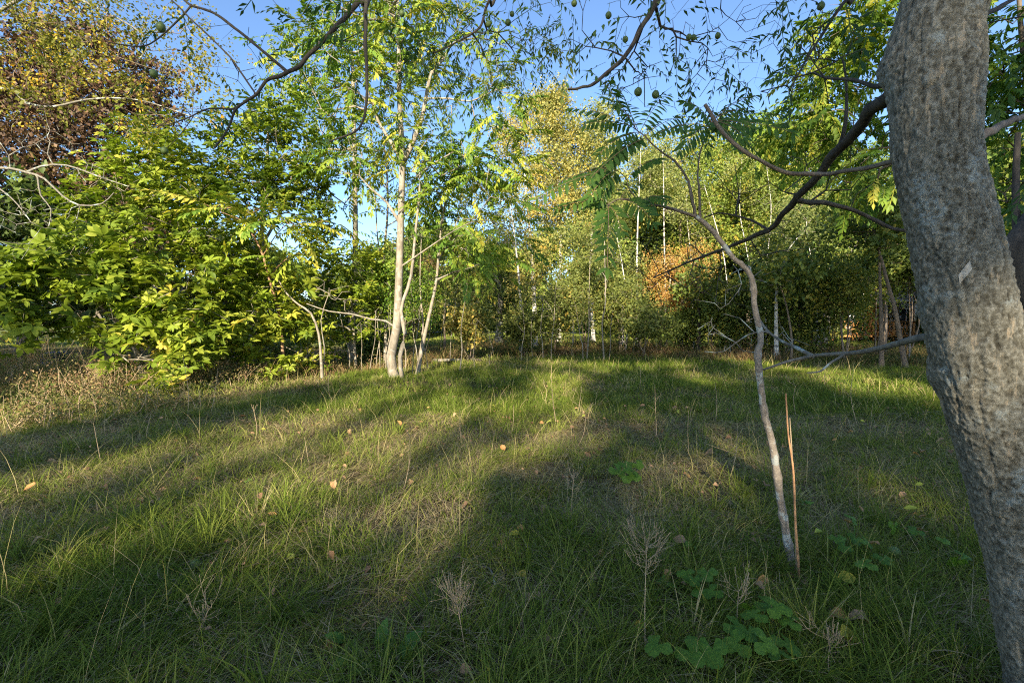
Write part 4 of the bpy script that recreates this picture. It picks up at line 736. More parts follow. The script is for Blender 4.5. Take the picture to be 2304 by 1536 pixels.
canopy("green tree close against the left side of the big trunk", (1985, 800, 19), [((1960, 400, 20), (1.4, 1.3, 1.2)), ((1930, 470, 19.5), (1.4, 1.2, 1.1)), ((1990, 530, 19), (1.2, 1.1, 1)), ((2040, 440, 20), (1.4, 1.2, 1.2)), ((1940, 580, 19), (1.2, 1, .8))], 170, 33, vm=.35, size=.65)
canopy("orange-leaved maple glowing behind the white birches", (1487, 780, 22.5), [((1500, 600, 22.5), (1.0, .9, .7)), ((1550, 620, 22.5), (1.0, .9, .7)), ((1520, 680, 22), (1.0, .8, .7)), ((1570, 570, 23), (.8, .8, .5)), ((1470, 640, 22.5), (.7, .7, .6))], 170, 34, 'orange', .5, .42, 5, .08, "maple_tree", None, .22)
canopy("dark oak-like tree with a pale trunk beside the far path", (1122, 758, 27), [((1120, 640, 27), (1.9, 1.5, 1.0)), ((1080, 660, 27), (1.3, 1.2, .9)), ((1160, 670, 27), (1.3, 1.2, .8)), ((1110, 580, 27), (1.2, 1.2, .8)), ((1120, 700, 27), (1.7, 1.2, .4))], 170, 35, 'dark', .45, .6, 5, .28, "broadleaf_tree", None, .3, 'b_lichen')
canopy("grey-green willow-like tree left of the oak", (1000, 760, 22), [((990, 640, 22), (1.2, 1, .8)), ((960, 690, 22), (1, .9, .6)), ((1040, 680, 22), (1.0, 1, .7)), ((1060, 620, 22), (.9, .9, .7)), ((940, 620, 23), (1, .9, .7))], 140, 36, 'shrub', .7, .5, 4, .07, "broadleaf_tree", None, .25)
canopy("reddish-brown leaved tree seen between the pale stems", (905, 790, 24), [((920, 640, 24), (1.2, 1, .9)), ((960, 600, 24), (1.1, 1, .8)), ((870, 660, 24), (1.2, 1, .8)), ((900, 720, 23), (1.2, 1, .7))], 120, 37, 'copper', .75, .5, 4, .1, "broadleaf_tree", None, .25)

def shrubs():
    rows = [  # pixel centre, depth, radius x, height, material, value, label
        (1250, 690, 20, 1.0, 1.1, 'shrub', .45, "olive shrub in front of the golden birch"),
        (1320, 650, 21, 1.4, 1.4, 'shrub', .5, "tall olive shrub right of the golden birch"),
        (1395, 690, 20, 1.2, 1.1, 'shrub', .35, "fine-leaved shrub at the middle of the far edge"),
        (1450, 725, 18.5, 1.0, .6, 'shrub', .2, "low grey-green shrub in front of the orange maple"),
        (1440, 640, 23, .9, 1.0, 'shrub', .4, "shrub with orange-tinged leaves beside the maple"),
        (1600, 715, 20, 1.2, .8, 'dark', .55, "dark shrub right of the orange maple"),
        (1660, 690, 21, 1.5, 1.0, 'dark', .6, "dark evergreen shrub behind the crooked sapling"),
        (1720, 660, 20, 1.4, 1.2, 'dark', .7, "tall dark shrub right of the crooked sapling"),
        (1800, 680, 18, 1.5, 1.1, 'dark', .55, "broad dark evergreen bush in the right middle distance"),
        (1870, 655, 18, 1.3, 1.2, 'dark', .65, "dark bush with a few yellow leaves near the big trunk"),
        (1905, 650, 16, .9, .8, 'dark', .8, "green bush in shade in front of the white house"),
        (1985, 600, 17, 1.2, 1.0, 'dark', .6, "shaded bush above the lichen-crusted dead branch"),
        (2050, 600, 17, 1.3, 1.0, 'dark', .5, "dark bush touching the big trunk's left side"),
        (1060, 730, 17, .8, .5, 'shrub', .75, "small light green shrub in the middle gap"),
        (1180, 740, 19, .8, .5, 'shrub', .4, "low shrub at the foot of the golden birch"),
        (2290, 620, 12, 1.2, 1.8, 'dark', .9, "sunlit-topped bush right of the big trunk"),
        (560, 790, 16, 1.6, .8, 'dark', .5, "dark low bush deep behind the left saplings"),
        (820, 770, 17, 1.2, .5, 'dark', .5, "dark low bush behind the multi-stemmed tree"),
        (1540, 735, 21, 1.1, .6, 'dark', .45, "low dark bush under the orange maple")]
    for i, (px, py, d, rx, rz, mt, vm, lab) in enumerate(rows):
        c = P(px, py, d); b = c.copy(); b[2] = 0; rng = np.random.default_rng(300 + i)
        st = [(np.array([b + rng.normal(0, .08, 3) * [1, 1, 0], b + (rng.normal(0, .2), 0, c[2] * .5), c + (rng.normal(0, .3), 0, rz * .3)]), .035, .01) for _ in range(3)]
        lb = [(c + (rng.normal(0, .35 * rx), rng.normal(0, .3), rng.normal(0, .35 * rz)), (rx * .7, rx * .6, rz * .65)) for _ in range(6)]
        low = c[2] - rz
        if low > .7: lb += [(np.array([c[0] + rng.normal(0, .4 * rx), c[1] - .2, z]), (rx * .7, rx * .6, .5)) for z in np.arange(.5, low, .6)] if mt == 'dark' and 1500 < px < 1880 else []
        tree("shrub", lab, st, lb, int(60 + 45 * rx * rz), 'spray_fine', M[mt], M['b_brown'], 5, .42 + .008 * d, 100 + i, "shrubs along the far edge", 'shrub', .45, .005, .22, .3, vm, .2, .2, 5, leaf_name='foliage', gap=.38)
shrubs()

# near tree with long fronds behind the big trunk
tree("ailanthus_tree", "feathery-leaved tree just behind the big trunk, upper leaves catching the sun",
     [([(2150, 840, 9.5), (2110, 600, 9.5), (2060, 380, 9.5), (2050, 150, 9.5), (2040, -60, 9.5)], .07, .025)],
     [((1950, 120, 9.5), (.9, .8, .8)), ((1930, 40, 9.5), (.8, .8, .5)), ((1900, 230, 9.5), (.9, .8, .6)), ((1820, 290, 9.6), (.7, .7, .4)), ((2000, 300, 9.3), (.9, .8, .7)), ((1960, 400, 9.3), (.8, .7, .5)), ((2060, 60, 9.5), (1, .8, .8)), ((1870, 140, 9.8), (.7, .6, .5)), ((1880, 340, 9.8), (.8, .7, .5)), ((1790, 240, 10.2), (.7, .6, .45)), ((1850, 60, 9.8), (.5, .5, .4)), ((1730, 320, 10.8), (.7, .6, .4))], 290, 'frond', M['ailanthus'], M['b_brown'], 3, .62, 50, vmean=.5, rtip=.008, bare=.03, spread=.14, droop=.3)
tree("ailanthus_tree", "feathery-leaved tree filling the right edge beyond the big trunk",
     [([(2380, 840, 8.5), (2360, 600, 8.5), (2330, 350, 8.5), (2300, 100, 8.5), (2290, -60, 8.5)], .1, .03)],
     [((2290, 60, 8.5), (.8, .7, .6)), ((2330, 160, 8.3), (.8, .7, .6)), ((2270, 240, 8.5), (.7, .7, .6)), ((2330, 330, 8.3), (.8, .7, .5)), ((2260, 150, 8.7), (.5, .6, .5)), ((2290, 440, 8.8), (.7, .7, .4))], 160, 'frond', M['ailanthus'], M['b_brown'], 3, .6, 51, vmean=.4, rtip=.008, bare=.05, spread=.14, droop=.3)
tree("broadleaf_tree", "dark second trunk half hidden at the right edge",
     [([(2470, 1100, 3.6), (2390, 830, 3.6), (2320, 700, 3.6), (2275, 600, 3.6), (2290, 540, 3.6), (2350, 450, 3.7), (2420, 300, 3.8)], .12, .06), ([(2300, 660, 3.6), (2290, 560, 3.7), (2285, 430, 3.8), (2290, 300, 3.9)], .035, .02)], [], 0, None, None, M['b_dark'], 0, 0, 52)
for i, (st, r, lab, mt) in enumerate([
        ([(2040, 830, 14), (2025, 760, 14), (2015, 700, 14), (1998, 640, 14), (1985, 590, 14), (1965, 520, 14)], .085, "leaning trunk in the shade beside the white house", 'b_brown'),
        ([(1984, 818, 14.5), (1983, 740, 14.5), (1980, 640, 14.5), (1978, 540, 14.5)], .075, "straight brown trunk left of the pale leaning one", 'b_brown'),
        ([(1572, 790, 20), (1573, 740, 20), (1571, 660, 20)], .11, "dark short trunk under the shrubs right of the maple", 'b_dark'),
        ([(1778, 806, 16), (1782, 770, 16), (1770, 690, 16), (1755, 640, 16)], .05, "thin brown trunk between the birch and the house", 'b_brown'),
        ([(1845, 790, 24), (1858, 740, 24), (1862, 690, 24), (1866, 600, 24)], .28, "stout pinkish trunk far back left of the house", 'b_pale')]):
    p = P(*st[-1]); tree("pale_tree" if mt == 'b_pale' else "slender_tree", lab, [(st, r, r * .35)], [(p + (0, 0, .5), (1.3, 1.1, .8)), (p + (.5, 0, .2), (1, .9, .6))], 45, 'spray', M['dark'], M[mt], 4, .5, 55 + i, "trunks on the right under the canopy", 'tree', vmean=.6, rtip=.01, spread=.25)

# ---------------------------------------------------------------- thin saplings scattered along the far edge of the grass
def saplings():
    rows = [(855, 830, 840, 640, .016), (912, 835, 916, 690, .02), (928, 838, 950, 650, .018), (965, 830, 940, 700, .014), (1012, 812, 1030, 640, .018), (762, 828, 750, 690, .014), (815, 835, 812, 730, .012), (785, 833, 768, 720, .022), (830, 838, 845, 700, .014), (845, 828, 862, 690, .018), (868, 832, 880, 670, .02), (942, 822, 925, 680, .02), (952, 800, 985, 660, .03), (990, 800, 1005, 650, .018), (1033, 838, 1052, 640, .02), (1068, 830, 1072, 730, .014),
            (1172, 808, 1176, 690, .022), (1198, 805, 1196, 720, .016), (1222, 806, 1222, 680, .026), (1240, 808, 1250, 650, .02), (1288, 806, 1290, 720, .012), (1312, 810, 1296, 690, .026), (1320, 808, 1328, 560, .034), (1359, 808, 1360, 540, .034), (1370, 806, 1378, 700, .02),
            (1410, 800, 1402, 690, .018), (1424, 800, 1428, 690, .016), (1443, 790, 1446, 720, .014), (1480, 800, 1475, 740, .012), (1102, 820, 1098, 750, .014), (875, 790, 868, 700, .02), (1560, 790, 1566, 720, .02), (1905, 810, 1925, 660, .02), (2045, 815, 2050, 700, .03), (1700, 800, 1694, 700, .02), (1772, 806, 1735, 640, .024), (1620, 795, 1626, 700, .016)]
    where = ["left of", "behind", "in front of", "close to", "right of"]
    for i, (bx, by, tx, ty, r) in enumerate(rows):
        rng = np.random.default_rng(500 + i); b = G(bx, by); d = b[1]; h = P(tx, ty, d)
        mid = (b + h) / 2 + rng.normal(0, .08, 3); st = [(np.array([b, b * .7 + h * .3 + rng.normal(0, .04, 3), mid, h]), r, r * .4)]
        if rng.random() < .5: q = b * .45 + h * .55; st.append((np.array([q, q + (rng.normal(0, .25), .1, .5), q + (rng.normal(0, .4), .1, 1.0)]), r * .5, r * .25))
        leafy = ty < 700; pale = bx < 1000
        lb = [(h + (0, 0, .1), (.55, .5, .4)), (h + (rng.normal(0, .3), 0, .6), (.6, .5, .4)), (h + (rng.normal(0, .3), 0, -.3), (.5, .4, .3))] if leafy else [(h, (.25, .2, .3))]
        side = "left of the multi-stemmed tree" if bx < 890 else "right of the multi-stemmed tree" if bx < 1100 else "before the golden birch" if bx < 1260 else "before the olive shrubs" if bx < 1500 else "under the shaded right canopy"
        look = ("tall " if h[2] > 2.6 else "short " if h[2] < 1.3 else "") + ("pale " if pale else "brown ") + ("leafy-topped" if leafy else "nearly bare") + " sapling"
        k = "leaning left" if tx < bx - 8 else "leaning right" if tx > bx + 8 else "standing straight"
        nth = sum(1 for q in rows if (q[0] < bx))
        tree("sapling", f"{look} {k} {side}, {['first','second','third','fourth','fifth','sixth','seventh','eighth','ninth','tenth','eleventh','twelfth','thirteenth','fourteenth'][min(13, sum(1 for q in rows if q[0] < bx and ((q[0]<890)==(bx<890)) and ((q[0]<1100)==(bx<1100)) and ((q[0]<1260)==(bx<1260)) and ((q[0]<1500)==(bx<1500))))]} from left there",
             st, lb, 22 if leafy else 8, 'spray_fine', M['shrub'] if not pale else M['ailanthus'], M['b_pale'], 3 if leafy else 0, .36, 500 + i, "thin saplings at the far edge of the grass", 'sapling', .3, .004, .14, .3, .5, .2, .2, 6)
saplings()

# ---------------------------------------------------------------- the far wood that closes the horizon
def far_wood():
    rng = np.random.default_rng(91); mats = ['canopy', 'dark', 'shrub', 'birch_olive', 'canopy', 'dark', 'copper']
    kinds = {'canopy': "green", 'dark': "dark green", 'shrub': "olive", 'birch_olive': "pale yellow-green", 'copper': "brown-leaved"}
    protos = {}
    def put(px, d, h, mt, lab, i):
        x = P(px, 720, d)[0]; key = mt
        if key not in protos:
            R_ = 2.4; lobes = [(np.array([rng.normal(0, 1.3), rng.normal(0, 1), z]), (2.0, 1.6, 1.4)) for z in np.linspace(1.2, 8.6, 9)]
            root = tree("broadleaf_tree", lab, [(np.array([(0, 0, 0), (.1, 0, 4), (0, .1, 9)]), .2, .05)], lobes, 230, 'spray', M[mt], M['b_brown'], 5, 1.05, 700 + len(protos), "far trees closing the view", 'tree', .9, .012, .45, .2, .45, .2, .25, 6)
            protos[key] = root; o = root
        else:
            src = protos[key]; o = src.copy(); COL.objects.link(o)
            for ch in src.children:
                c = ch.copy(); COL.objects.link(c); c.parent = o
        s = h / 10; o.location = (x, d, -.1); o.scale = (s * rng.uniform(.85, 1.15), s, s); o.rotation_euler = (0, 0, rng.uniform(0, 6)); o["label"] = lab
    spots = [(-350, 24, 10), (-200, 22, 9), (250, 26, 9), (380, 27, 8.5), (470, 30, 7), (560, 34, 8), (650, 38, 7.5), (720, 44, 6.5), (790, 48, 7.5), (850, 42, 8.5), (900, 36, 9), (960, 50, 10), (1020, 46, 11), (1080, 60, 12), (1140, 66, 13), (1210, 64, 14), (1290, 60, 15), (1370, 52, 14), (1440, 40, 13),
             (1520, 38, 13), (1600, 36, 13), (1680, 36, 13), (1740, 34, 12), (1800, 31, 11), (1800, 44, 14), (2130, 38, 12), (2220, 30, 12), (2290, 24, 11), (2400, 20, 10), (2500, 22, 11), (2650, 24, 11), (-500, 26, 11), (1960, 46, 11), (2060, 48, 11)]
    names = ["behind the dark evergreen", "beyond the left frame edge", "behind the copper tree", "behind the left bush", "left of the low sky gap", "behind the sunlit bush", "under the low sky gap", "right of the low sky gap", "behind the cream trunk", "behind the thin forked tree", "behind the multi-stemmed tree",
             "behind the reddish tree", "behind the grey-green tree", "past the far lawn", "past the gravel path", "behind the golden birch", "behind the tallest birch", "behind the airy birch", "left of the domed crown", "behind the orange maple", "behind the domed crown", "behind the curved branch", "behind the slanting branch", "left of the white house", "far behind the right canopy",
             "right of the white house", "behind the big trunk", "at the right frame edge", "just outside the right edge", "outside the right edge, second row", "farthest outside the right edge", "farthest outside the left edge", "over the roof of the house", "behind the white house"]
    for i, ((px, d, h), w) in enumerate(zip(spots, names)):
        mt = mats[int(rng.integers(0, len(mats)))]
        if 500 < px < 800: mt = ['canopy', 'shrub'][i % 2]
        if px > 1400: mt = ['canopy', 'dark', 'shrub'][i % 3]
        put(px, d, h, mt, f"{kinds[mt]} tree {w}", i)
far_wood()

# ---------------------------------------------------------------- white house glimpsed on the right, blue tub on the left
def box(g, x0, x1, y0, y1, z0, z1, a=.5):
    V = [(x, y, z) for x in (x0, x1) for y in (y0, y1) for z in (z0, z1)]
    g.add(V, np.array([(0, 1, 3, 2), (4, 6, 7, 5), (0, 4, 5, 1), (2, 3, 7, 6), (0, 2, 6, 4), (1, 5, 7, 3)]), a)
def house():
    b = np.array([25.5, 33.5, 0.0]); root = thing("white_house", "pale pink-white two-storey house with a wooden porch glimpsed through the trees on the right", "house", b)
    white = plain_mat("house_render", (.72, .62, .58), .8, .06, 2); roof = plain_mat("roof_tiles", (.22, .12, .09), .8, .3, 8); wood = plain_mat("porch_wood", (.55, .26, .08), .6, .25, 6); glass = plain_mat("window_glass", (.05, .06, .07), .15, .1, 1); trim = plain_mat("white_trim", (.78, .75, .70), .6, .05, 3)
    g = Geo(); box(g, -4.5, 4.5, 0, 7, 0, 5.2); g.add([(-4.5, 0, 5.2), (4.5, 0, 5.2), (0, 0, 8.0), (-4.5, 7, 5.2), (4.5, 7, 5.2), (0, 7, 8.0)], np.array([(0, 1, 2), (3, 5, 4)])); g.build("wall", white, root)
    g = Geo()
    for s in (-1, 1):
        V = [(s * 5.1, -.5, 4.85), (0, -.5, 8.1), (0, 7.5, 8.1), (s * 5.1, 7.5, 4.85)]; V2 = [(x, y, z + .16) for x, y, z in V]
        g.add(V + V2, np.array([(0, 1, 2, 3), (4, 7, 6, 5), (0, 4, 5, 1), (3, 2, 6, 7), (0, 3, 7, 4)]))
    rf = g.build("roof", roof, root); g = Geo(); box(g, 1.2, 1.8, 3, 3.6, 6.4, 8.9); g.build("chimney", roof, rf)
    for (x, z, w, h) in ((-3.2, 1.0, 1.1, 1.3), (-1.0, 1.0, 1.1, 1.3), (2.9, 1.0, 1.1, 1.3), (-2.2, 3.5, 1.0, 1.2), (1.6, 3.5, 1.0, 1.2)):
        g = Geo(); 
        for (x0, x1, z0, z1) in ((x - .08, x, z - .08, z + h + .08), (x + w, x + w + .08, z - .08, z + h + .08), (x, x + w, z + h, z + h + .08), (x, x + w, z - .08, z), (x + w / 2 - .03, x + w / 2 + .03, z, z + h)): box(g, x0, x1, -.06, .02, z0, z1)
        f = g.build("window", trim, root); g = Geo(); box(g, x + .002, x + w - .002, -.03, -.01, z + .002, z + h - .002); g.build("pane", glass, f)
    g = Geo(); box(g, .6, 1.6, -.05, .02, 0.5, 2.6); g.build("door", wood, root)
    g = Geo(); box(g, -3.2, 2.6, -1.8, -.02, .3, .45)
    for x in np.linspace(-3.15, 2.5, 5): box(g, x, x + .1, -1.8, -1.7, 0, 1.35)
    box(g, -3.2, 2.6, -1.82, -1.68, 1.35, 1.43)
    for i in range(24):
        x = -3.1 + i * .24
        for s in (-1, 1):
            t = np.array([(x + (.12 - s * .12), -1.75, .48), (x + (.12 + s * .12), -1.75, 1.33)]); tube(g, t, .018, 4)
    g.build("porch_railing", wood, root)
    g = Geo(); box(g, -3.4, 2.8, -2.0, 0.0, 2.75, 2.87); box(g, -3.2, -3.08, -1.85, -1.73, 1.44, 2.74); box(g, 2.5, 2.62, -1.85, -1.73, 1.44, 2.74); g.build("porch_roof", trim, root)
house()
def tub():
    b = P(118, 782, 14.5); b[2] = float(gh(b[0], b[1])); root = thing("garden_tub", "dark blue plastic garden tub half hidden under the bush at the far left", "tub", b)
    a = np.arange(24) * 2 * math.pi / 24
    prof = [(0, .02), (.24, .02), (.26, .04), (.31, .46), (.345, .47), (.345, .50), (.32, .51), (.29, .49), (.25, .08), (0, .07)]
    V = np.array([(r * math.cos(t), r * math.sin(t), z) for r, z in prof for t in a]); Fc = np.array([(i * 24 + j, i * 24 + (j + 1) % 24, i * 24 + 24 + (j + 1) % 24, i * 24 + 24 + j) for i in range(9) for j in range(24)])
    g = Geo(); g.add(V, Fc); blue = plain_mat("blue_plastic", (.02, .035, .13), .45, .15, 5); g.build("body", blue, root, None, True)
    for s in (-1, 1):
        t = np.linspace(0, math.pi, 9); g = Geo(); tube(g, np.c_[np.full(9, s * .36), .1 * np.cos(t), .46 - .06 * np.sin(t)], .012, 6); g.build("handle", blue, root, None, True)
tub()
for i, (p0, p1, r, lab, mt) in enumerate([((960, 800, 16), (1035, 797, 16.6), .07, "short pinkish fallen log at the far edge of the grass", 'b_pale'), ((1050, 797, 17), (1082, 806, 16.6), .06, "dark fallen log beside the thin saplings", 'b_dark'), ((362, 772, 12.6), (470, 778, 12.9), .11, "thick reddish-brown fallen trunk under the left bush", 'b_red'), ((400, 820, 10.6), (560, 828, 11), .03, "thin grey fallen pole lying under the left bush", 'b_lichen')]):
    a = P(*p0); c = P(*p1); z = r * .8; a[2] = z + float(gh(a[0], a[1])) + (.35 if i == 2 else .02); c[2] = z + float(gh(c[0], c[1])) + (.3 if i == 2 else .02)
    rng = np.random.default_rng(i); g = Geo(); q = smooth_path(np.array([a, (a + c) / 2 + rng.normal(0, .03, 3), c]), .08); rr = np.linspace(r, r * .75, len(q)) * (1 + rng.normal(0, .05, len(q))); rr = np.r_[.001, rr, .001]; q = np.vstack([q[:1], q, q[-1:]])
    tube(g, q - a, rr, 12); o = g.build("fallen_log", M[mt], None, a, True); 
    co = np.empty(len(o.data.vertices) * 3, np.float32); o.data.vertices.foreach_get("co", co); o.data.vertices.foreach_set("co", (co.reshape(-1, 3) + a).astype(np.float32).ravel()); o.data.update(); tag(o, lab, "log", "fallen logs")

# ---------------------------------------------------------------- weeds, stalks, leafy plants and fallen leaves in the grass
def dry_bush(label, px, py, w, h, n, seed, vm=.5, mat='weed', d=None):
    rng = np.random.default_rng(seed); b = G(px, py) if d is None else P(px, 720, d) * [1, 1, 0]
    root = thing("dry_weed", label, "weed", b, "tangles of dry weeds at the left"); g = Geo(); gl = Geo()
    for i in range(n):
        a = rng.normal(0, .35, 2); s = b + (rng.normal(0, w * .4), rng.normal(0, .3), 0); tip = s + (a[0] * h, a[1] * h * .6, h * rng.uniform(.5, 1.1)); q = smooth_path(np.array([s, (s + tip) / 2 + rng.normal(0, .06, 3), tip]), .12)
        tube(g, q, np.linspace(.006, .002, len(q)), 4)
        m = 14; t = rng.uniform(.35, 1, m); T = s + (tip - s) * t[:, None] + rng.normal(0, .09, (m, 3))
        k = 3
        for _ in range(k):
            TT = T + rng.normal(0, .04, T.shape); scatter(gl, *DIAM, frames(rng.normal(0, 1, (m, 3)), rng.normal(0, .5, (m, 3)) + [0, -.3, .8]), TT, rng.uniform(.025, .06, m), np.clip(rng.normal(vm, .2, m), 0, 1))
    g.build("stems", M['stalk'], root, b); gl.build("foliage", M[mat], root, b)
for a in (("reddish-brown weed tangle at the far left edge of the grass", 40, 880, 1.2, .9, 60, 1, .55), ("tall greenish weed tangle below the left bush", 110, 850, 1.0, 1.3, 50, 2, .3), ("rust-coloured low weeds under the middle of the left bush", 200, 905, 1.2, .65, 60, 3, .75),
          ("straw-coloured weeds at the lower left of the bushes", 90, 950, 1.1, .5, 50, 4, .5), ("brown weeds in the gap below the sunlit bush", 480, 868, 1.1, .45, 50, 5, .6), ("pale dry weeds along the left bush's foot", 340, 925, 1.2, .4, 50, 6, .45), ("brown weeds in front of the fallen trunk", 400, 870, .8, .6, 40, 7, .7), ("weed tangle left of the first sapling", 590, 850, .7, .35, 30, 8, .5)):
    dry_bush(*a)

def stalks():
    rng = np.random.default_rng(95)
    pts = [(422, 950, 150), (472, 940, 110), (450, 935, 60), (745, 905, 70), (1252, 960, 140), (1295, 1010, 90), (1150, 980, 70), (1478, 985, 120), (1610, 950, 90), (2165, 960, 120), (2100, 905, 110), (1930, 960, 130), (1550, 1030, 110), (905, 1110, 130), (700, 1060, 80), (230, 1050, 100), (1040, 1000, 80), (1640, 1080, 130), (1855, 870, 60), (1790, 930, 60), (1300, 930, 70), (1226, 905, 40), (1440, 880, 60), (575, 985, 60), (330, 1000, 70)]
    g0 = "thin dry stalks standing in the grass"
    where = ['in front of the left bush, tallest of three', 'right of the tallest one in front of the left bush', 'shortest of three in front of the left bush', 'below the bent bare sapling', 'in the middle grass, straight below the olive shrubs', 'between the centre and the isolated lobed plant', 'left of the centre of the grass', 'tall, above the isolated lobed plant', 'left of the crooked sapling', 'closest to the big trunk', "small, near the big trunk's right light strip", 'tall, between the orange canes and the big trunk', 'right of the isolated lobed plant', 'in the left-centre grass', 'in the sunny patch at left', 'near the left edge of the grass', 'just left of the centre line', "close left of the crooked sapling's foot", 'far back between the sapling and the trunk', 'directly behind the orange canes', 'short, beside the middle sun patch', 'smallest, far back in the middle', 'far back above the lobed plant', 'below the first sapling at left', 'in the left sun stripe']
    for i, (px, py, h) in enumerate(pts):
        b = G(px, py); d = b[1]; H = h / F * d * 1.02; g = Geo(); t = b + (rng.normal(0, .1) * H, rng.normal(0, .1) * H, H); q = smooth_path(np.array([b - (0, 0, .02), (b + t) / 2 + rng.normal(0, .02, 3), t]), .05)
        tube(g, q, np.linspace(.0035, .0015, len(q)) * (1 + d * .05), 5); 
        for k in range(4 if i % 2 else 0):
            s = q[len(q) // 2 + k * (len(q) // 10 + 0)] if len(q) > 12 else q[-1]; e = s + (rng.normal(0, .08), rng.normal(0, .08), .08); tube(g, np.array([s, e]), .0014 * (1 + d * .05), 3)
        o = g.build("dry_stalk", M['stalk'], None, b); tag(o, "thin dry stalk " + where[i], "stalk", g0)
    # the two orange canes beside the crooked sapling
    for j, (pl, r, lab) in enumerate([([(1800, 1355, 2.55), (1797, 1280, 2.55), (1790, 1180, 2.55), (1785, 1060, 2.55), (1774, 980, 2.55), (1770, 920, 2.55), (1768, 885, 2.55)], .008, "orange-brown dry cane standing beside the crooked sapling"), ([(1793, 1290, 2.62), (1788, 1150, 2.62), (1783, 1040, 2.62), (1777, 940, 2.62)], .006, "paler split cane close behind the orange one")]):
        q = PP(pl); b = q[0].copy(); g = Geo(); s = smooth_path(q, .03); tube(g, s, np.linspace(r, r * .5, len(s)), 8); tag(g.build("dry_cane", M['stalk_orange'] if j == 0 else M['stalk'], None, b, True), lab, "cane")
    # branched dead seed heads near the camera
    for j, (px, py, tx, ty, n, lab) in enumerate([(1452, 1500, 1456, 1215, 34, "tall dead branched seed stem right of centre in the foreground"), (1055, 1510, 1025, 1340, 30, "dead branched seed stem left of the curved twig"), (1288, 1200, 1290, 1075, 18, "grey dead seed stem in the middle of the grass"), (1870, 1536, 1868, 1440, 16, "dead forked seed stem near the bottom right leaves"), (1665, 1450, 1662, 1330, 12, "pale forked stem beside the bottom lobed plant"), (400, 1480, 470, 1370, 12, "reddish dead stem in the lower left grass")]):
        b = G(px, py); top = P(tx, ty, b[1] + .05); g = Geo(); b[2] -= .02; q = smooth_path(np.array([b, (b + top) / 2 + rng.normal(0, .008, 3), top]), .03); tube(g, q, np.linspace(.0026, .0016, len(q)), 6)
        for k in range(n):
            s = q[int(len(q) * rng.uniform(.72, .99))]; L = rng.uniform(.06, .16); dv = norm(np.array([rng.normal(0, .6), rng.normal(0, .6), 1.0])); e = s + dv * L; m = (s + e) / 2 + (dv[0] * .02, dv[1] * .02, -.01); tube(g, smooth_path(np.array([s, m, e]), .03), .0011, 3)
            for _ in range(2): tube(g, np.array([m, m + norm(dv + rng.normal(0, .5, 3)) * L * .5]), .0008, 3)
        tag(g.build("dead_seed_stem", M['stalk'], None, b), lab, "dead plant", "dead branched seed stems")
    q = PP([(1075, 1345, 2.35), (1040, 1302, 2.33)]); a = G(1045, 1318); pts = np.array([a + (0, 0, .03), G(1062, 1310) + (0, 0, .07), G(1085, 1308) + (0, 0, .09), G(1105, 1315) + (0, 0, .08), G(1118, 1345) + (0, 0, .03)]); g = Geo(); s = smooth_path(pts, .01); tube(g, s, np.linspace(.004, .007, len(s)), 8)
    tag(g.build("fallen_twig", M['b_lichen'], None, a, True), "curved grey twig arching out of the foreground grass", "twig")
stalks()

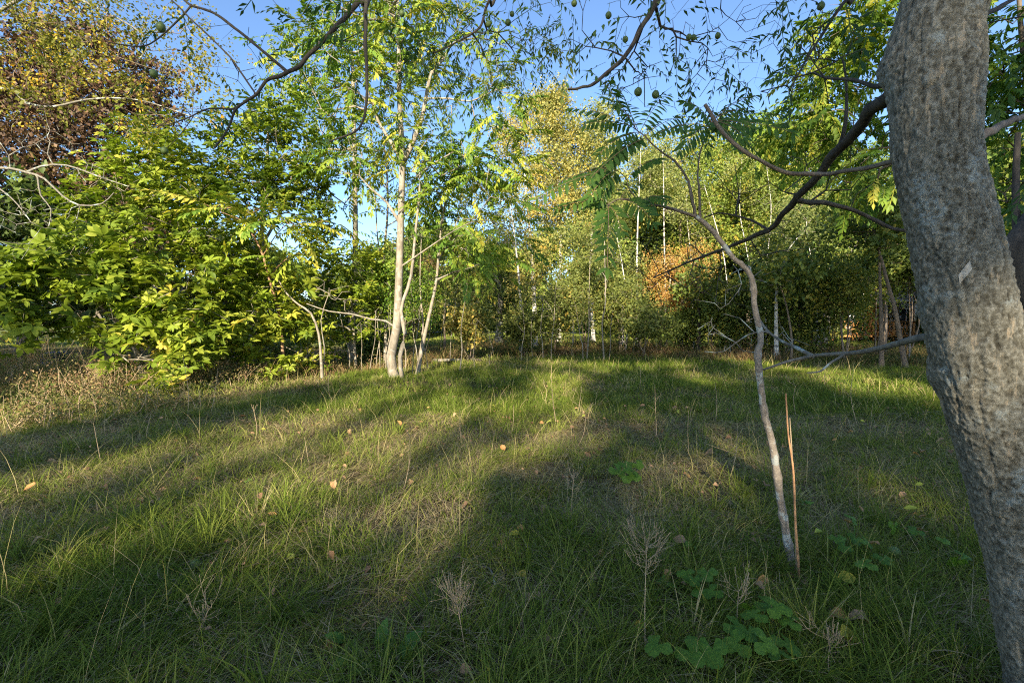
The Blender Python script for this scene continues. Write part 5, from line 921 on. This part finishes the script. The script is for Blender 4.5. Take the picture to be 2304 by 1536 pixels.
def lobed_leaf(rng):
    k = 64; a = np.linspace(-2.75, 2.75, k); r = .42 + .50 * np.abs(np.cos(a * 1.43)) ** 1.1 + .09 * np.abs(np.sin(a * 10.5)); r *= (1 - .10 * (np.abs(a) / 2.75) ** 2)
    x = np.sin(a) * r; y = np.cos(a) * r; rim = np.c_[x, y, -.10 * r ** 2 + .05 * np.cos(a * 7)]; mid = rim * .55; mid[:, 2] = .04 * np.cos(a * 7 + math.pi)
    V = np.vstack([[(0, 0, 0)], mid, rim]); F3 = [(0, i + 1, i + 1, i + 2) for i in range(k - 1)]; Fq = [(1 + i, 1 + k + i, 2 + k + i, 2 + i) for i in range(k - 1)]
    V[:, 2] += -.25 * np.abs(V[:, 0]) ** 1.5 + .10 * np.abs(V[:, 0]); V = V + [0, .1, 0]; return V, np.array(F3), np.array(Fq)
def plants():
    rng = np.random.default_rng(97); V, F3, Fq = lobed_leaf(rng); F3 = np.array([(a, b, d) for a, b, c, d in F3])
    sets = [("lobed-leaved plant at the bottom edge right of centre", [(1560, 1355), (1590, 1340), (1605, 1385), (1575, 1372), (1545, 1345)], .055),
            ("large clump of lobed leaves beside the bottom edge", [(1720, 1400), (1742, 1440), (1700, 1455), (1765, 1480), (1680, 1490), (1730, 1500), (1650, 1470), (1660, 1510), (1780, 1455), (1715, 1525), (1690, 1430), (1755, 1520)], .06),
            ("lobed-leaved plant in the bottom right near the sapling foot", [(1915, 1210), (1945, 1255), (1900, 1262), (1985, 1285), (1950, 1310), (1882, 1245), (1925, 1235)], .055),
            ("small lobed-leaved plant close to the big trunk's foot", [(2010, 1220), (2120, 1262), (2150, 1300), (2165, 1280), (2060, 1215)], .05),
            ("isolated lobed plant in the mid grass right of centre", [(1405, 1065), (1432, 1062), (1415, 1085), (1388, 1072), (1425, 1092)], .085),
            ("tiny bright lobed plant in the foreground grass", [(1548, 1262), (1560, 1256), (1540, 1250)], .028),
            ("big pale green leaf clump cut by the bottom edge", [(1570, 1512), (1548, 1530), (1600, 1532), (1480, 1530)], .07)]
    for lab, pos, sz in sets:
        b = G(*np.mean(pos, axis=0)) if np.mean(pos, axis=0)[1] < 1530 else G(*pos[0]); root = thing("leafy_plant", lab, "plant", b, "lobed-leaved plants in the grass"); gs = Geo(); n = 0
        for (px, py) in pos:
            g = Geo(); c = G(px, py + 12) + (0, 0, rng.uniform(.10, .19)); s = sz * rng.uniform(.85, 1.2)
            Rm = frames(np.array([[rng.normal(0, .8), rng.normal(-.4, .7), -.2]]), np.array([[rng.normal(0, .22), -.35 + rng.normal(0, .2), 1.]]))[0]
            W = (V * s) @ Rm.T + c - b; g.add(W, Fq, rng.uniform(.2, .9)); g.add(W, F3, .6); g.build("leaf", M['lobed'], root)
            tube(gs, smooth_path(np.array([b + (rng.normal(0, .02), rng.normal(0, .02), 0), (b + c) / 2 + (0, 0, .03), c]) - b, .03), .002, 4)
        gs.build("stems", M['nettle'], root)
    # small oval-leaved weeds and broad grass tufts
    for lab, px, py, n, sz in (("bright little weed beside the orange cane", 1815, 1150, 14, .04), ("rosette of broad leaves cut by the bottom edge, left of centre", 868, 1490, 5, .16), ("broad-leaved rosette near the bottom edge, further left", 766, 1500, 4, .15), ("small pale weed left of the lobed plants", 1484, 1338, 8, .05), ("leafy weed in the shade below the left bush", 560, 1100, 6, .05)):
        b = G(px, py); g = Geo(); Y = rng.normal(0, 1, (n, 3)) * [1, 1, .2] + [0, 0, .7]; T = b + rng.normal(0, sz * .4, (n, 3)) * [1, 1, .5] + [0, 0, .06]
        scatter(g, *leaf_proto(.2, .15, .2, 2), frames(Y, np.tile([0, -.4, 1.], (n, 1)) + rng.normal(0, .3, (n, 3))), T, sz * rng.uniform(.7, 1.2, n), rng.uniform(.2, 1, n)); o = g.build("small_weed", M['nettle'], None, b); tag(o, lab, "weed")
    for lab, px, py in (("dense tuft of long arching grass at the lower right", 1990, 1420), ("tuft of long grass at the bottom left corner", 120, 1420), ("lush grass tuft left of the broad-leaved rosette", 640, 1420)):
        b = G(px, py); n = 130; g = Geo(); x = b[0] + rng.normal(0, .04, n); y = b[1] + rng.normal(0, .04, n); blades(g, x, y, rng.uniform(.2, .38, n), rng.uniform(.004, .007, n), 6, rng, np.clip(rng.normal(.18, .08, n), 0, 1), None, .9, .1)
        # fan the tuft outwards
        o = g.build("grass_tuft", M['grass'], None, b); tag(o, lab, "grass tuft")
plants()

def litter():
    rng = np.random.default_rng(99)
    def leaf(px, py, sz, v, lab, name="fallen_leaf", w=.34, lift=.07, group=None, tilt=.35):
        b = G(px, py); b[2] += lift; pv, pf = leaf_proto(w, .35, .3, 2); g = Geo()
        pv = pv.copy(); pv[:, 2] += .12 * np.sin(pv[:, 1] * 5 + rng.random() * 6) + .1 * rng.normal(size=len(pv)) * .4
        Rm = frames(np.array([[rng.normal(), rng.normal(), rng.normal(0, .15)]]), np.array([[rng.normal(0, tilt), -.5 + rng.normal(0, tilt), 1.]]))[0]
        g.add((pv - [0, .5, 0]) * sz @ Rm.T + b, pf, np.clip(v + pv[:, 0] * .15, 0, 1)); o = g.build(name, M['litter'], None, b, True); tag(o, lab, "leaf", group)
    for a in ((1172, 1316, .085, .72, "orange-yellow leaf with a brown tip in the foreground centre"), (968, 1440, .10, .28, "pinkish tan curled leaf near the bottom centre"), (1390, 1468, .09, .12, "grey-brown leaf near the bottom right of centre"), (1352, 1268, .05, .48, "small round orange leaf right of the orange-yellow one"), (582, 1162, .08, .62, "orange lobed leaf in the lit patch at left"), (310, 1142, .11, .35, "large pale crumpled leaf in the left grass"),
              (1716, 1334, .07, .5, "rust-brown leaf under the lobed plants"), (1930, 1422, .11, .30, "tan leaf lying left of the arching grass tuft"), (1885, 1415, .09, .5, "brown-orange curled leaf beside the tan one"), (1912, 1462, .13, .88, "long yellow-green leaf below the tan one"), (1900, 1470, .09, .22, "dull brown leaf under the yellow-green one"), (1908, 1192, .06, .5, "orange scrap on the top lobed leaf"), (2075, 1215, .08, .42, "long orange-brown leaf near the big trunk"), (548, 1290, .09, .35, "tan leaf right of the fallen walnut"),
              (1126, 1432, .07, .3, "twisted beige leaf below the curved twig"), (1325, 1408, .05, .9, "small lime leaf near the tall seed stem"), (1905, 1325, .10, .85, "olive yellow leaf near the sapling foot"), (220, 1220, .10, .2, "brown pointed leaf in the left shade"), (1440, 1437, .06, .8, "thin yellow leaf beside the tall seed stem"), (480, 1168, .05, .85, "small yellow leaf above the lit patch")):
        leaf(*a)
    for i in range(130):
        d = rng.uniform(1.7, 7.5); x = rng.uniform(-1.1, 1.1) * d; px = 1152 + x / d * F; py = 720 + CAMH / d * F
        leaf(px, py, rng.uniform(.045, .09), rng.choice([.02, .1, .2, .3, .4, .5, .95]), "small dry leaf caught in the grass", group="small leaves strewn through the grass", lift=rng.uniform(.05, .14))
    n = 5200; y = np.sqrt(rng.random(n) * (14 ** 2 - 1.3 ** 2) + 1.3 ** 2); x = rng.uniform(-1, 1, n) * (y * 1.2 + .8); m = (y < edge_y(x)) & (vn(x, y, .9, 33) > .38); x, y = x[m], y[m]; n = len(x)
    g = Geo(); pv, pf = leaf_proto(.3, .3, .35, 2); scatter(g, pv, pf, frames(rng.normal(0, 1, (n, 3)) * [1, 1, .35], rng.normal(0, .55, (n, 3)) + [0, -.2, 1]), np.stack([x, y, gh(x, y) + rng.uniform(.01, .07, n)], -1), rng.uniform(.02, .055, n), np.clip(rng.normal(.18, .12, n), 0, .5))
    tag(g.build("leaf_litter", M['litter']), "brown scraps of old leaves sunk between the grass blades", None, None, "stuff")
    for (px, py, lab) in ((440, 1293, "fallen green walnut in the left foreground grass"), (2010, 1262, "yellowing fallen walnut near the big trunk")):
        b = G(px, py) + (0, 0, .06); a = np.linspace(0, math.pi, 11); bb = np.arange(16) * 2 * math.pi / 16
        V = np.array([(math.sin(t) * math.cos(u), math.sin(t) * math.sin(u), math.cos(t) * 1.12) for t in a for u in bb]) * .033; Fc = np.array([(i * 16 + j, i * 16 + 16 + j, i * 16 + 16 + (j + 1) % 16, i * 16 + (j + 1) % 16) for i in range(10) for j in range(16)])
        g = Geo(); g.add(V, Fc); o = g.build("fallen_walnut", bpy.data.materials["walnut_husk"], None, None, True); o.location = b; o.rotation_euler = (.9, .4, 0); tag(o, lab, "walnut")
litter()
